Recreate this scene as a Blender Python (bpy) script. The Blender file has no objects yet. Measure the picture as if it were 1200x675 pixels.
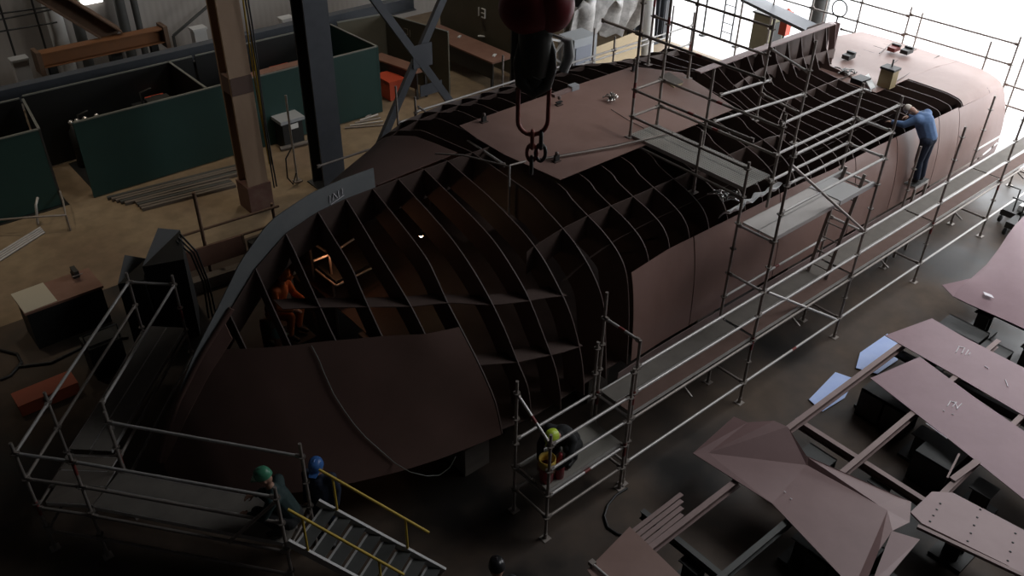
import bpy, math, random
from mathutils import Vector, Matrix
from mathutils.bvhtree import BVHTree
random.seed(7)
SC = bpy.context.scene
COL = SC.collection
# ------------------------------------------------------------------ camera
F, PITCH, ROLL, YAW, CH = 1041.3, 0.613362, -0.019297, 0.85522, 11.0
_fwd = Vector((math.cos(YAW)*math.cos(PITCH), math.sin(YAW)*math.cos(PITCH), -math.sin(PITCH)))
_rt = Vector((math.sin(YAW), -math.cos(YAW), 0.0))
_dn = _fwd.cross(_rt)
R2 = _rt*math.cos(ROLL) + _dn*math.sin(ROLL)
D2 = -_rt*math.sin(ROLL) + _dn*math.cos(ROLL)
CAM = Vector((0, 0, CH))
cd = bpy.data.cameras.new('camera'); cam = bpy.data.objects.new('camera', cd); COL.objects.link(cam)
m = Matrix((R2, -D2, -_fwd)).transposed().to_4x4(); m.translation = CAM
cam.matrix_world = m
cd.sensor_width = 36; cd.lens = F/1200*36; cd.clip_end = 300; cd.clip_start = .05
SC.camera = cam
def ray(px, py): return R2*((px-600)/F) + D2*((py-337.5)/F) + _fwd
def PZ(px, py, z=0.0): d = ray(px, py); return CAM + d*((z-CH)/d.z)
def PY(px, py, y): d = ray(px, py); return CAM + d*(y/d.y)
def PX(px, py, x): d = ray(px, py); return CAM + d*(x/d.x)
V = Vector
# ------------------------------------------------------------------ materials
MATS = {}
def mat(name, col, rough=.6, metal=0.0, col2=None, scale=6.0, amt=.5, bump=0.0, emit=None, spec=.5, stretch=None, detail=6):
    if name in MATS: return MATS[name]
    mt = bpy.data.materials.new(name); mt.use_nodes = True; nt = mt.node_tree
    b = nt.nodes['Principled BSDF']
    b.inputs['Base Color'].default_value = (*col, 1); b.inputs['Roughness'].default_value = rough
    b.inputs['Metallic'].default_value = metal
    b.inputs['Specular IOR Level'].default_value = spec
    if col2 or bump:
        tc = nt.nodes.new('ShaderNodeTexCoord'); mp = nt.nodes.new('ShaderNodeMapping')
        if stretch: mp.inputs['Scale'].default_value = stretch
        nz = nt.nodes.new('ShaderNodeTexNoise'); nz.inputs['Scale'].default_value = scale; nz.inputs['Detail'].default_value = detail
        nz.inputs['Roughness'].default_value = .65
        nt.links.new(tc.outputs['Object'], mp.inputs['Vector']); nt.links.new(mp.outputs[0], nz.inputs['Vector'])
        if col2:
            rp = nt.nodes.new('ShaderNodeValToRGB')
            rp.color_ramp.elements[0].position = .5-amt*.5; rp.color_ramp.elements[1].position = .5+amt*.5
            rp.color_ramp.elements[0].color = (*col, 1); rp.color_ramp.elements[1].color = (*col2, 1)
            nt.links.new(nz.outputs['Fac'], rp.inputs[0]); nt.links.new(rp.outputs[0], b.inputs['Base Color'])
        if bump:
            bp = nt.nodes.new('ShaderNodeBump'); bp.inputs['Strength'].default_value = bump; bp.inputs['Distance'].default_value = .01
            nt.links.new(nz.outputs['Fac'], bp.inputs['Height']); nt.links.new(bp.outputs[0], b.inputs['Normal'])
    if emit:
        b.inputs['Emission Color'].default_value = (*emit[0], 1); b.inputs['Emission Strength'].default_value = emit[1]
    MATS[name] = mt; return mt
M = dict(
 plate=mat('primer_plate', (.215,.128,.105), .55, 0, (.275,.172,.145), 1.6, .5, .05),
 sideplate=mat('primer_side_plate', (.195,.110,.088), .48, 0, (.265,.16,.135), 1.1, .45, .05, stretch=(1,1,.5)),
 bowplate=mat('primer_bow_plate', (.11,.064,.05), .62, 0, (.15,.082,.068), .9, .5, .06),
 frame=mat('shade_darkened_primer', (.070,.047,.040), .6, 0, (.11,.073,.062), 3, .6, .05),  # primer darkened, the hull's inner shade is put into the colour
 keelbar=mat('primer_keel_bar', (.36,.26,.25), .5, 0, (.42,.32,.31), 3),
 stem=mat('grey_stem_steel', (.20,.215,.225), .5, .0, (.26,.27,.27), 2, .5),
 loose=mat('primer_loose_plate', (.23,.135,.155), .5, 0, (.30,.185,.205), 1.3, .5, .04),
 loose3=mat('primer_folded_plate', (.205,.125,.122), .5, 0, (.265,.17,.165), 1.3, .5, .04),
 loose2=mat('primer_pale_plate', (.33,.23,.23), .55, 0, (.39,.28,.28), 1.6, .5, .04),
 beam=mat('primer_beam', (.22,.155,.14), .6, 0, (.30,.21,.20), 3),
 galv=mat('galvanised_tube', (.46,.44,.42), .45, .35, (.58,.56,.54), 9, .5),
 galvd=mat('worn_scaffold_tube', (.24,.21,.185), .5, .35, (.36,.32,.29), 7, .6),
 red=mat('red_band_paint', (.20,.04,.035), .55),
 ros=mat('rosette_steel', (.20,.175,.155), .55, .5),
 plank=mat('steel_deck_plank', (.13,.12,.105), .7, 0, (.19,.17,.15), 4, .6, spec=.2),
 brownplank=mat('red_brown_deck_plank', (.13,.08,.065), .7, 0, (.18,.115,.095), 4, .6, spec=.2),
 pplank=mat('pale_deck_plank', (.52,.48,.45), .55, .1, (.62,.58,.55), 3, .5),
 alu=mat('aluminium', (.50,.49,.48), .6, .3),
 yellow=mat('yellow_paint', (.58,.40,.05), .5),
 green=mat('green_booth_panel', (.010,.042,.036), .55, 0, (.013,.050,.043), 2),
 greenedge=mat('booth_frame_edge', (.20,.21,.19), .5, .2),
 olive=mat('olive_booth_panel', (.085,.078,.052), .6, 0, (.105,.095,.065), 2),
 white=mat('white_paint', (.72,.72,.70), .6),
 chalk=mat('white_chalk', (.80,.76,.80), .8),
 column=mat('blue_grey_column', (.045,.05,.06), .5, .1, (.07,.075,.085), 2),
 brown=mat('brown_column', (.30,.20,.135), .6, 0, (.40,.28,.19), 2, .6, stretch=(1,1,.3)),
 bluegrey=mat('blue_grey_beam', (.075,.085,.10), .55, 0, (.10,.11,.125), 2),
 orange=mat('orange_beam', (.28,.11,.035), .6, 0, (.20,.09,.04), 3, .6),
 rust=mat('rusty_brown', (.12,.07,.042), .7, 0, (.17,.10,.06), 4),
 black=mat('black_cover', (.010,.011,.011), .55),
 dark=mat('dark_steel', (.03,.031,.03), .55, .2, (.045,.045,.042), 4),
 darkgrey=mat('dark_grey_paint', (.06,.062,.06), .6, 0, (.085,.086,.08), 3),
 wood=mat('worn_plywood', (.36,.28,.17), .7, 0, (.44,.35,.22), 4, stretch=(.4,2,2)),
 timber=mat('grey_timber', (.12,.10,.085), .7, 0, (.17,.145,.12), 5, stretch=(.3,3,3)),
 paper=mat('cream_sheet', (.52,.48,.38), .7),
 copper=mat('red_brown_top', (.20,.10,.07), .55, 0, (.27,.15,.11), 3),
 puddleblue=mat('puddle_reflection_blue', (.45,.58,.95), .35, 0, (.56,.68,1.0), 4),  # blue stands for light reflected in a puddle
 tarp=mat('white_tarpaulin', (.66,.64,.62), .5, 0, (.30,.29,.28), 5, .4, .6),
 cabinet=mat('pale_grey_cabinet', (.34,.36,.38), .5),
 cabdoor=mat('blue_grey_door', (.24,.26,.31), .5),
 hookred=mat('red_hook_block', (.26,.025,.03), .5),
 hookdark=mat('dark_hook_steel', (.085,.085,.075), .55, .2),
 linkred=mat('worn_red_link', (.38,.11,.085), .5, .1),
 skin=mat('skin', (.42,.24,.17), .55),
 navy=mat('navy_cloth', (.014,.022,.045), .8),
 blue=mat('blue_denim_cloth', (.10,.18,.34), .8, 0, (.14,.23,.42), 12),
 darkcloth=mat('black_cloth', (.016,.017,.018), .85),
 teal=mat('dark_teal_cloth', (.022,.045,.045), .8),
 orangecloth=mat('orange_cloth', (.62,.17,.04), .8, 0, (.45,.12,.03), 8),
 hgreen=mat('green_helmet', (.07,.27,.16), .35),
 hblue=mat('blue_helmet', (.05,.15,.42), .35),
 hteal=mat('dark_teal_helmet', (.16,.34,.32), .4),
 hlime=mat('lime_helmet', (.50,.66,.06), .4),
 hwhite=mat('cream_cap', (.62,.55,.48), .6),
 hblack=mat('black_helmet', (.012,.012,.013), .3),
 eye=mat('eye_dark', (.02,.015,.012), .3),
 bucket=mat('red_bucket', (.36,.045,.055), .45),
 bucketrim=mat('yellow_bucket_rim', (.62,.42,.08), .45),
 redbox=mat('red_box', (.50,.07,.03), .5),
 boot=mat('black_boot', (.012,.011,.010), .5),
 hose=mat('black_hose', (.012,.012,.012), .5),
 yhose=mat('yellow_hose', (.55,.36,.03), .5),
 cable=mat('grey_green_cable', (.15,.16,.14), .5),
 bulb=mat('lamp_glass', (1,.85,.6), .3, emit=((1,.72,.38), 45)),
 foil=mat('foil_scrap', (.75,.72,.68), .25, .7),
 brass=mat('tan_tin', (.30,.23,.12), .45, .2),
)
def node_mat(name, fn):
    mt = bpy.data.materials.new(name); mt.use_nodes = True; fn(mt.node_tree, mt.node_tree.nodes['Principled BSDF']); MATS[name] = mt; return mt
def floor_fn(base, light, dark, rough):
    def fn(nt, b):
        N = nt.nodes.new; L = nt.links.new
        tc = N('ShaderNodeTexCoord')
        n1 = N('ShaderNodeTexNoise'); n1.inputs['Scale'].default_value = .42; n1.inputs['Detail'].default_value = 8
        n2 = N('ShaderNodeTexNoise'); n2.inputs['Scale'].default_value = 3.0; n2.inputs['Detail'].default_value = 8
        L(tc.outputs['Object'], n1.inputs['Vector']); L(tc.outputs['Object'], n2.inputs['Vector'])
        r = N('ShaderNodeValToRGB'); e = r.color_ramp.elements
        e[0].position = .36; e[0].color = (*dark, 1); e[1].position = .66; e[1].color = (*light, 1)
        x = r.color_ramp.elements.new(.5); x.color = (*base, 1)
        L(n1.outputs['Fac'], r.inputs[0])
        mx = N('ShaderNodeMix'); mx.data_type = 'RGBA'; mx.blend_type = 'MULTIPLY'; mx.inputs[0].default_value = .55
        r2 = N('ShaderNodeValToRGB'); r2.color_ramp.elements[0].position = .3; r2.color_ramp.elements[0].color = (.45,.45,.45,1); r2.color_ramp.elements[1].position = .7
        L(n2.outputs['Fac'], r2.inputs[0]); L(r.outputs[0], mx.inputs['A']); L(r2.outputs[0], mx.inputs['B'])
        L(mx.outputs['Result'], b.inputs['Base Color'])
        rr = N('ShaderNodeMapRange'); rr.inputs['To Min'].default_value = rough[0]; rr.inputs['To Max'].default_value = rough[1]
        rr.inputs['From Min'].default_value = .35; rr.inputs['From Max'].default_value = .65
        L(n1.outputs['Fac'], rr.inputs['Value']); L(rr.outputs[0], b.inputs['Roughness'])
        bp = N('ShaderNodeBump'); bp.inputs['Strength'].default_value = .15; bp.inputs['Distance'].default_value = .01
        L(n2.outputs['Fac'], bp.inputs['Height']); L(bp.outputs[0], b.inputs['Normal'])
    return fn
M['floor'] = node_mat('dirty_concrete', floor_fn((.070,.047,.032), (.10,.070,.048), (.014,.012,.010), (.42,.9)))
M['floor2'] = node_mat('tan_concrete', floor_fn((.27,.20,.125), (.31,.235,.15), (.22,.155,.10), (.5,.8)))
M['ground'] = mat('pale_outdoor_concrete', (.55,.55,.56), .8, 0, (.62,.62,.63), 2)
def grate_fn(nt, b):
    N = nt.nodes.new; L = nt.links.new
    tc = N('ShaderNodeTexCoord'); mp = N('ShaderNodeMapping'); mp.inputs['Scale'].default_value = (22,22,22)
    vo = N('ShaderNodeTexVoronoi'); vo.inputs['Randomness'].default_value = 0.0; vo.inputs['Scale'].default_value = 1.0
    L(tc.outputs['Object'], mp.inputs['Vector']); L(mp.outputs[0], vo.inputs['Vector'])
    r = N('ShaderNodeValToRGB'); r.color_ramp.elements[0].position = .28; r.color_ramp.elements[0].color = (.03,.03,.028,1)
    r.color_ramp.elements[1].position = .36; r.color_ramp.elements[1].color = (.36,.34,.30,1)
    L(vo.outputs['Distance'], r.inputs[0]); L(r.outputs[0], b.inputs['Base Color']); b.inputs['Roughness'].default_value = .55; b.inputs['Metallic'].default_value = .3
M['grate'] = node_mat('perforated_deck_steel', grate_fn)
def wall_fn(nt, b):
    N = nt.nodes.new; L = nt.links.new
    tc = N('ShaderNodeTexCoord'); wv = N('ShaderNodeTexWave'); wv.inputs['Scale'].default_value = 1.6; wv.inputs['Distortion'].default_value = 0
    L(tc.outputs['Object'], wv.inputs['Vector'])
    bp = N('ShaderNodeBump'); bp.inputs['Strength'].default_value = .25; bp.inputs['Distance'].default_value = .02
    L(wv.outputs['Fac'], bp.inputs['Height']); L(bp.outputs[0], b.inputs['Normal'])
    nz = N('ShaderNodeTexNoise'); nz.inputs['Scale'].default_value = .5
    r = N('ShaderNodeValToRGB'); r.color_ramp.elements[0].color = (.34,.31,.28,1); r.color_ramp.elements[1].color = (.46,.43,.40,1)
    L(tc.outputs['Object'], nz.inputs['Vector']); L(nz.outputs['Fac'], r.inputs[0]); L(r.outputs[0], b.inputs['Base Color']); b.inputs['Roughness'].default_value = .7
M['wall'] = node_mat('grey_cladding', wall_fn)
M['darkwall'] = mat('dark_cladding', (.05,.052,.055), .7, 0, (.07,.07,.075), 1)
# ------------------------------------------------------------------ mesh builder
class MB:
    def __init__(s): s.v = []; s.f = []; s.mi = []; s.mats = []; s.sm = []
    def _m(s, mt):
        mt = M[mt] if isinstance(mt, str) else mt
        if mt not in s.mats: s.mats.append(mt)
        return s.mats.index(mt)
    def add(s, vs, fs, mt, smooth=False):
        o = len(s.v); i = s._m(mt); s.v += [tuple(x) for x in vs]
        for f in fs: s.f.append(tuple(o+k for k in f)); s.mi.append(i); s.sm.append(smooth)
        return s
    def box(s, c, size, mt, ax=None, rz=0.0):
        c = V(c); hx, hy, hz = [q/2 for q in size]
        if ax: ux, uy, uz = ax
        else: ux, uy, uz = V((math.cos(rz), math.sin(rz), 0)), V((-math.sin(rz), math.cos(rz), 0)), V((0,0,1))
        vs = [c+ux*a*hx+uy*b*hy+uz*d*hz for a in (-1,1) for b in (-1,1) for d in (-1,1)]
        return s.add(vs, [(0,1,3,2),(4,6,7,5),(0,4,5,1),(2,3,7,6),(0,2,6,4),(1,5,7,3)], mt)
    def bar(s, p, q, w, h, mt, up=(0,0,1)):
        p, q = V(p), V(q); d = (q-p); L = d.length; d.normalize(); up = V(up)
        sd = d.cross(up)
        if sd.length < 1e-4: sd = d.cross(V((1,0,0)))
        sd.normalize(); u = sd.cross(d)
        return s.box((p+q)/2, (L, w, h), mt, (d, sd, u))
    def hbeam(s, p, q, w, h, mt, t=.02, up=(0,0,1)):
        p, q = V(p), V(q); d = (q-p).normalized(); up = V(up)
        sd = d.cross(up)
        if sd.length < 1e-4: sd = d.cross(V((1,0,0)))
        sd.normalize(); u = sd.cross(d)
        s.bar(p+u*(h/2-t/2), q+u*(h/2-t/2), w, t, mt, up); s.bar(p-u*(h/2-t/2), q-u*(h/2-t/2), w, t, mt, up)
        return s.bar(p, q, t, h-2*t+.002, mt, up)
    def tube(s, pts, r, mt, n=10, caps=True):
        pts = [V(p) for p in pts]; rs = r if isinstance(r, (list, tuple)) else [r]*len(pts)
        rings = []; prev = None
        for i, p in enumerate(pts):
            d = (pts[min(i+1, len(pts)-1)] - pts[max(i-1, 0)])
            if d.length < 1e-9: d = V((0,0,1))
            d.normalize()
            if prev is None:
                a = d.cross(V((0,0,1)));
                if a.length < 1e-3: a = d.cross(V((1,0,0)))
                a.normalize()
            else:
                a = prev - d*prev.dot(d); a.normalize()
            prev = a; b = d.cross(a)
            rings.append([p+(a*math.cos(2*math.pi*k/n)+b*math.sin(2*math.pi*k/n))*rs[i] for k in range(n)])
        vs = [x for rg in rings for x in rg]; fs = []
        for i in range(len(rings)-1):
            for k in range(n): fs.append((i*n+k, i*n+(k+1)%n, (i+1)*n+(k+1)%n, (i+1)*n+k))
        s.add(vs, fs, mt, True)
        if caps:
            s.add(rings[0], [tuple(range(n-1,-1,-1))], mt); s.add(rings[-1], [tuple(range(n))], mt)
        return s
    def lathe(s, c, prof, mt, n=20, ax=None):
        c = V(c); ux, uy, uz = ax if ax else (V((1,0,0)), V((0,1,0)), V((0,0,1)))
        vs = []
        for (r, z) in prof:
            for k in range(n): a = 2*math.pi*k/n; vs.append(c+ux*r*math.cos(a)+uy*r*math.sin(a)+uz*z)
        fs = []
        for i in range(len(prof)-1):
            for k in range(n): fs.append((i*n+k, i*n+(k+1)%n, (i+1)*n+(k+1)%n, (i+1)*n+k))
        return s.add(vs, fs, mt, True)
    def ball(s, c, rad, mt, n=14, k=8, ax=None):
        rx, ry, rz = rad if isinstance(rad, (tuple, list)) else (rad,)*3
        c = V(c); ux, uy, uz = ax if ax else (V((1,0,0)), V((0,1,0)), V((0,0,1)))
        vs = []; fs = []
        for i in range(k+1):
            t = math.pi*i/k
            for j in range(n):
                a = 2*math.pi*j/n
                vs.append(c+ux*rx*math.sin(t)*math.cos(a)+uy*ry*math.sin(t)*math.sin(a)+uz*rz*math.cos(t))
        for i in range(k):
            for j in range(n): fs.append((i*n+j, (i+1)*n+j, (i+1)*n+(j+1)%n, i*n+(j+1)%n))
        return s.add(vs, fs, mt, True)
    def slab(s, poly, t, mt, direction=(0,0,-1)):
        n = len(poly); a = [V(p) for p in poly]; d = V(direction)*t; b = [p+d for p in a]
        fs = [tuple(range(n)), tuple(range(2*n-1, n-1, -1))]+[(i, n+i, n+(i+1)%n, (i+1)%n) for i in range(n)]
        return s.add(a+b, fs, mt)
    def grid(s, rows, mt, t=0.0, direction=None, smooth=True):
        """rows: list of equal length lists of points; t: thickness along direction (per point normal if None)"""
        R, C = len(rows), len(rows[0]); rows = [[V(p) for p in r] for r in rows]
        vs = [p for r in rows for p in r]; fs = [(i*C+j, i*C+j+1, (i+1)*C+j+1, (i+1)*C+j) for i in range(R-1) for j in range(C-1)]
        s.add(vs, fs, mt, smooth)
        if t:
            back = []
            for i in range(R):
                for j in range(C):
                    if direction is None:
                        du = rows[min(i+1,R-1)][j]-rows[max(i-1,0)][j]; dv = rows[i][min(j+1,C-1)]-rows[i][max(j-1,0)]
                        nn = du.cross(dv)
                        nn = nn.normalized() if nn.length > 1e-9 else V((0,0,1))
                    else: nn = V(direction)
                    back.append(rows[i][j]+nn*t)
            s.add(back, [f[::-1] for f in fs], mt, smooth)
            B = lambda i, j: back[i*C+j]
            for i in range(R-1):
                s.add([rows[i][0], rows[i+1][0], B(i+1,0), B(i,0)], [(0,1,2,3)], mt)
                s.add([rows[i][-1], rows[i+1][-1], B(i+1,C-1), B(i,C-1)], [(3,2,1,0)], mt)
            for j in range(C-1):
                s.add([rows[0][j], rows[0][j+1], B(0,j+1), B(0,j)], [(3,2,1,0)], mt)
                s.add([rows[-1][j], rows[-1][j+1], B(R-1,j+1), B(R-1,j)], [(0,1,2,3)], mt)
        return s
    def build(s, name, parent=None, label=None):
        org = parent_origin(parent)
        me = bpy.data.meshes.new(name)
        me.from_pydata([(x-org.x, y-org.y, z-org.z) for x, y, z in s.v], [], s.f)
        for mt in s.mats: me.materials.append(mt)
        me.polygons.foreach_set('material_index', s.mi); me.polygons.foreach_set('use_smooth', s.sm); me.update()
        o = bpy.data.objects.new(name, me); COL.objects.link(o)
        if parent is not None: o.parent = parent
        if label: o['label'] = label
        return o
def parent_origin(o):
    t = V((0,0,0))
    while o is not None: t += o.location; o = o.parent
    return t
def tag(o, label, cat, group=None, kind=None):
    o['label'] = label; o['category'] = cat
    if group: o['group'] = group
    if kind: o['kind'] = kind
    return o
def thing(name, label, cat, loc=(0,0,0), group=None):
    o = bpy.data.objects.new(name, None); COL.objects.link(o); o.location = V(loc); o.empty_display_size = .2
    return tag(o, label, cat, group)
def solo(mb, name, label, cat, group=None):
    """a thing that is one mesh, its origin at its own foot"""
    xs = [v[0] for v in mb.v]; ys = [v[1] for v in mb.v]; zs = [v[2] for v in mb.v]
    c = V(((min(xs)+max(xs))/2, (min(ys)+max(ys))/2, min(zs)))
    mb.v = [(x-c.x, y-c.y, z-c.z) for x, y, z in mb.v]
    o = mb.build(name); o.location = c
    return tag(o, label, cat, group)
def struct(mb, name):
    o = mb.build(name); o['kind'] = 'structure'; return o
def lerp(a, b, t): return a+(b-a)*t
# ------------------------------------------------------------------ hall
mb = MB(); mb.box((7.3, 5.6, -.05), (34.6, 23.2, .1), 'floor'); struct(mb, 'floor')
mb = MB(); mb.box((7.3, 24.1, -.05), (34.6, 13.8, .1), 'floor2'); struct(mb, 'floor.001')
mb = MB(); mb.box((59.6, 12, -.06), (70, 90, .1), 'ground'); struct(mb, 'ground')
mb = MB(); mb.box((8.5, 27.9, 7.5), (37.4, .2, 15.2), 'wall'); struct(mb, 'wall_left')
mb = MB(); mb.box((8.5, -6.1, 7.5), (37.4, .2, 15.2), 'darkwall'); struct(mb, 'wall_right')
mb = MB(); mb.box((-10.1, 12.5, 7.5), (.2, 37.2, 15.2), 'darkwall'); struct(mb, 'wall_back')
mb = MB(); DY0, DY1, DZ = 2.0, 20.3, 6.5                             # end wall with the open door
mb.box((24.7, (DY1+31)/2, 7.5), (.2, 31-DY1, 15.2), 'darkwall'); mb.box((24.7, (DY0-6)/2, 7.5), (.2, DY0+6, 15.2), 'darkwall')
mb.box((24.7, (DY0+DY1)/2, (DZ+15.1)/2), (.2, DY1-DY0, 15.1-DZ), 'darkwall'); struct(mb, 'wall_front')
SX0, SX1, SY0, SY1 = 16.0, 24.0, -4.0, 6.0                          # roof with one open skylight bay
mb = MB()
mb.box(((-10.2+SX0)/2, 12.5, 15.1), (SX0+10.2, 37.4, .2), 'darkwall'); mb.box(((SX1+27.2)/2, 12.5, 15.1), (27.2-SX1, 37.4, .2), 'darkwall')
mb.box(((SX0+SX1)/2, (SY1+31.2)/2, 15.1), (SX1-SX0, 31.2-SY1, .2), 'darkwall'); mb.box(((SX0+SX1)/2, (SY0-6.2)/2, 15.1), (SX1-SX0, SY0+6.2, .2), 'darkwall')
struct(mb, 'ceiling')
# door jamb columns
for i, (y, w) in enumerate(((20.5, .35), (21.1, .3))):
    mb = MB(); mb.hbeam((24.4, y, 0), (24.4, y, 9), w, .35, 'column', up=(1,0,0)); o = struct(mb, 'trim_%d' % (i+1))
# ------------------------------------------------------------------ light
w = bpy.data.worlds.new('world'); SC.world = w; w.use_nodes = True
bg = w.node_tree.nodes['Background']; bg.inputs[0].default_value = (.96,.975,1.0,1); bg.inputs[1].default_value = 6.5
def portal(name, loc, rot, sx, sy):
    l = bpy.data.lights.new(name, 'AREA'); l.shape = 'RECTANGLE'; l.size = sx; l.size_y = sy; l.cycles.is_portal = True
    o = bpy.data.objects.new(name, l); COL.objects.link(o); o.location = loc; o.rotation_euler = rot; return o
portal('door_daylight_portal', (24.6, (DY0+DY1)/2, DZ/2), (0, math.radians(90), 0), DZ, DY1-DY0)
portal('skylight_portal', ((SX0+SX1)/2, (SY0+SY1)/2, 15.0), (0, 0, 0), SX1-SX0, SY1-SY0)
def lamp(name, loc, energy, col, size, target=None):
    l = bpy.data.lights.new(name, 'AREA'); l.shape = 'DISK'; l.size = size; l.energy = energy; l.color = col
    o = bpy.data.objects.new(name, l); COL.objects.link(o); o.location = loc
    d = (V(target)-V(loc)) if target else V((0,0,-1)); o.rotation_euler = d.to_track_quat('-Z', 'Y').to_euler(); return o
def spot(name, loc, target, energy, col, ang, blend=.8):
    l = bpy.data.lights.new(name, 'SPOT'); l.energy = energy; l.color = col; l.spot_size = math.radians(ang); l.spot_blend = blend; l.shadow_soft_size = .35
    o = bpy.data.objects.new(name, l); COL.objects.link(o); o.location = loc; o.rotation_euler = (V(target)-V(loc)).to_track_quat('-Z', 'Y').to_euler(); return o
for x, y, e in ((0, 20, 680), (5, 20, 800), (10, 20.5, 800), (15.5, 21, 700)):
    spot('unseen_overhead_light', (x, y, 12.5), (x, y-.3, 0), e, (1,.84,.64), 62, 1.0)
for x, e in ((2, 620), (9, 620), (17, 560)): spot('unseen_overhead_light', (x, 24.5, 12.5), (x, 27.8, 2.5), e, (1,.93,.84), 80, 1.0)
for x, y, e in ((13, 2, 25),):
    lamp('unseen_overhead_light', (x, y, 14), e, (1,.93,.90), 1.2)
spot('unseen_overhead_light', (11.6, 11.2, 14), (11.6, 10.8, 4), 650, (1,.92,.86), 30, 1.0)  # added off-frame spot that brightens the flat bottom plate
SC.view_settings.view_transform = 'Standard'; SC.view_settings.look = 'None'; SC.view_settings.exposure = 0.0; SC.view_settings.gamma = 1.0
SC.view_settings.use_curve_mapping = False
SC.cycles.use_denoising = True; SC.cycles.max_bounces = 6; SC.cycles.diffuse_bounces = 3; SC.cycles.sample_clamp_indirect = 4
# ================================================================== THE HULL (built keel up)
YC = 11.0
ST = {
 2.30: [(0,.62),(.04,.58),(.08,.54),(.12,.50),(.16,.46),(.20,.42),(.24,.38),(.27,.35),(.30,.32)],
 2.80: [(0,1.60),(.12,1.47),(.25,1.32),(.40,1.15),(.55,1.0),(.70,.83),(.85,.68),(1.0,.55),(1.10,.42)],
 3.30: [(0,2.25),(.15,2.08),(.30,1.90),(.50,1.68),(.72,1.43),(.95,1.18),(1.2,.92),(1.4,.70),(1.60,.50)],
 3.85: [(0,2.82),(.20,2.60),(.40,2.38),(.65,2.10),(.90,1.82),(1.2,1.50),(1.5,1.15),(1.8,.85),(2.05,.62)],
 4.39: [(0,3.40),(.20,3.15),(.40,2.90),(.70,2.55),(1.0,2.20),(1.35,1.8),(1.75,1.35),(2.1,.98),(2.40,.72)],
 4.96: [(0,3.80),(.20,3.60),(.45,3.30),(.82,2.87),(1.1,2.55),(1.5,2.15),(1.95,1.65),(2.4,1.15),(2.72,.82)],
 5.54: [(0,3.97),(.25,3.80),(.83,3.42),(1.05,3.15),(1.28,2.87),(1.7,2.4),(2.2,1.9),(2.65,1.35),(2.98,.92)],
 6.05: [(0,4.02),(.28,3.84),(.86,3.43),(1.25,3.18),(1.65,2.90),(1.98,2.59),(2.45,2.05),(2.85,1.5),(3.15,1.0)],
 6.55: [(0,4.03),(.70,3.76),(1.39,3.45),(1.68,3.18),(1.94,2.88),(2.35,2.5),(2.76,2.10),(3.13,1.62),(3.30,1.08)],
 7.05: [(0,4.04),(.75,3.82),(1.44,3.57),(1.95,3.28),(2.39,2.93),(2.75,2.55),(3.07,2.11),(3.32,1.75),(3.43,1.14)],
 7.57: [(0,4.05),(.90,3.83),(1.75,3.57),(2.25,3.28),(2.68,2.92),(3.08,2.38),(3.36,1.95),(3.50,1.55),(3.55,1.18)],
 8.06: [(0,4.05),(1.0,3.87),(1.84,3.63),(2.25,3.45),(2.60,3.21),(3.08,2.72),(3.34,2.24),(3.50,1.75),(3.58,1.22)],
 8.60: [(0,4.04),(1.4,3.92),(1.95,3.74),(2.32,3.60),(2.68,3.42),(3.08,3.08),(3.34,2.65),(3.46,1.95),(3.54,1.25)],
 9.20: [(0,4.03),(1.6,3.95),(2.0,3.80),(2.36,3.67),(2.74,3.54),(3.11,3.32),(3.32,2.98),(3.46,2.2),(3.52,1.28)],
 10.1: [(0,4.02),(1.65,3.94),(2.05,3.79),(2.40,3.68),(2.76,3.58),(3.12,3.40),(3.31,3.07),(3.45,2.3),(3.50,1.30)],
 13.9: [(0,4.02),(1.65,3.92),(2.05,3.76),(2.42,3.66),(2.78,3.54),(3.10,3.34),(3.30,3.02),(3.45,2.3),(3.50,1.28)],
 15.0: [(0,4.02),(.45,3.80),(1.25,3.52),(2.30,3.40),(2.75,3.32),(3.06,3.20),(3.29,2.95),(3.45,2.2),(3.50,1.27)],
 16.6: [(0,4.03),(.14,3.75),(.50,3.38),(1.4,3.20),(2.45,3.16),(2.95,3.12),(3.26,2.93),(3.45,2.2),(3.50,1.26)],
 19.74:[(0,4.03),(.13,3.50),(.30,3.12),(1.2,3.02),(2.40,3.02),(2.95,3.00),(3.25,2.85),(3.45,2.1),(3.50,1.24)],
 19.80:[(0,3.03),(.13,3.03),(.30,3.03),(1.2,3.02),(2.40,3.02),(2.95,3.00),(3.25,2.85),(3.45,2.1),(3.50,1.24)],
 21.8: [(0,3.00),(.13,3.00),(.30,3.00),(1.2,2.99),(2.40,2.97),(2.92,2.90),(3.20,2.72),(3.43,2.0),(3.49,1.2)],
 23.0: [(0,2.85),(.13,2.85),(.30,2.85),(1.2,2.84),(2.20,2.82),(2.75,2.72),(3.05,2.50),(3.28,1.9),(3.36,1.2)],
}
XS = sorted(ST)
def section(x):
    x = min(max(x, XS[0]), XS[-1])
    for i in range(len(XS)-1):
        if XS[i] <= x <= XS[i+1]: break
    t = (x-XS[i])/(XS[i+1]-XS[i])
    return [(lerp(a[0], b[0], t), lerp(a[1], b[1], t)) for a, b in zip(ST[XS[i]], ST[XS[i+1]])]
def cr(p0, p1, p2, p3, t): return .5*((2*p1)+(-p0+p2)*t+(2*p0-5*p1+4*p2-p3)*t*t+(-p0+3*p1-3*p2+p3)*t**3)
def prof(x, t):
    """point (half breadth, height) of the section at x, t from 0 (keel) to 8 (gunwale)"""
    s = section(x); i = min(int(t), 7); u = t-i
    g = lambda k: s[min(max(k, 0), 8)]
    sharp = (14.6 < x < 19.79 and i < 3)
    if sharp or i == 0: return (lerp(s[i][0], s[i+1][0], u), lerp(s[i][1], s[i+1][1], u))
    return tuple(cr(g(i-1)[k], g(i)[k], g(i+1)[k], g(i+2)[k], u) for k in (0, 1))
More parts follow.
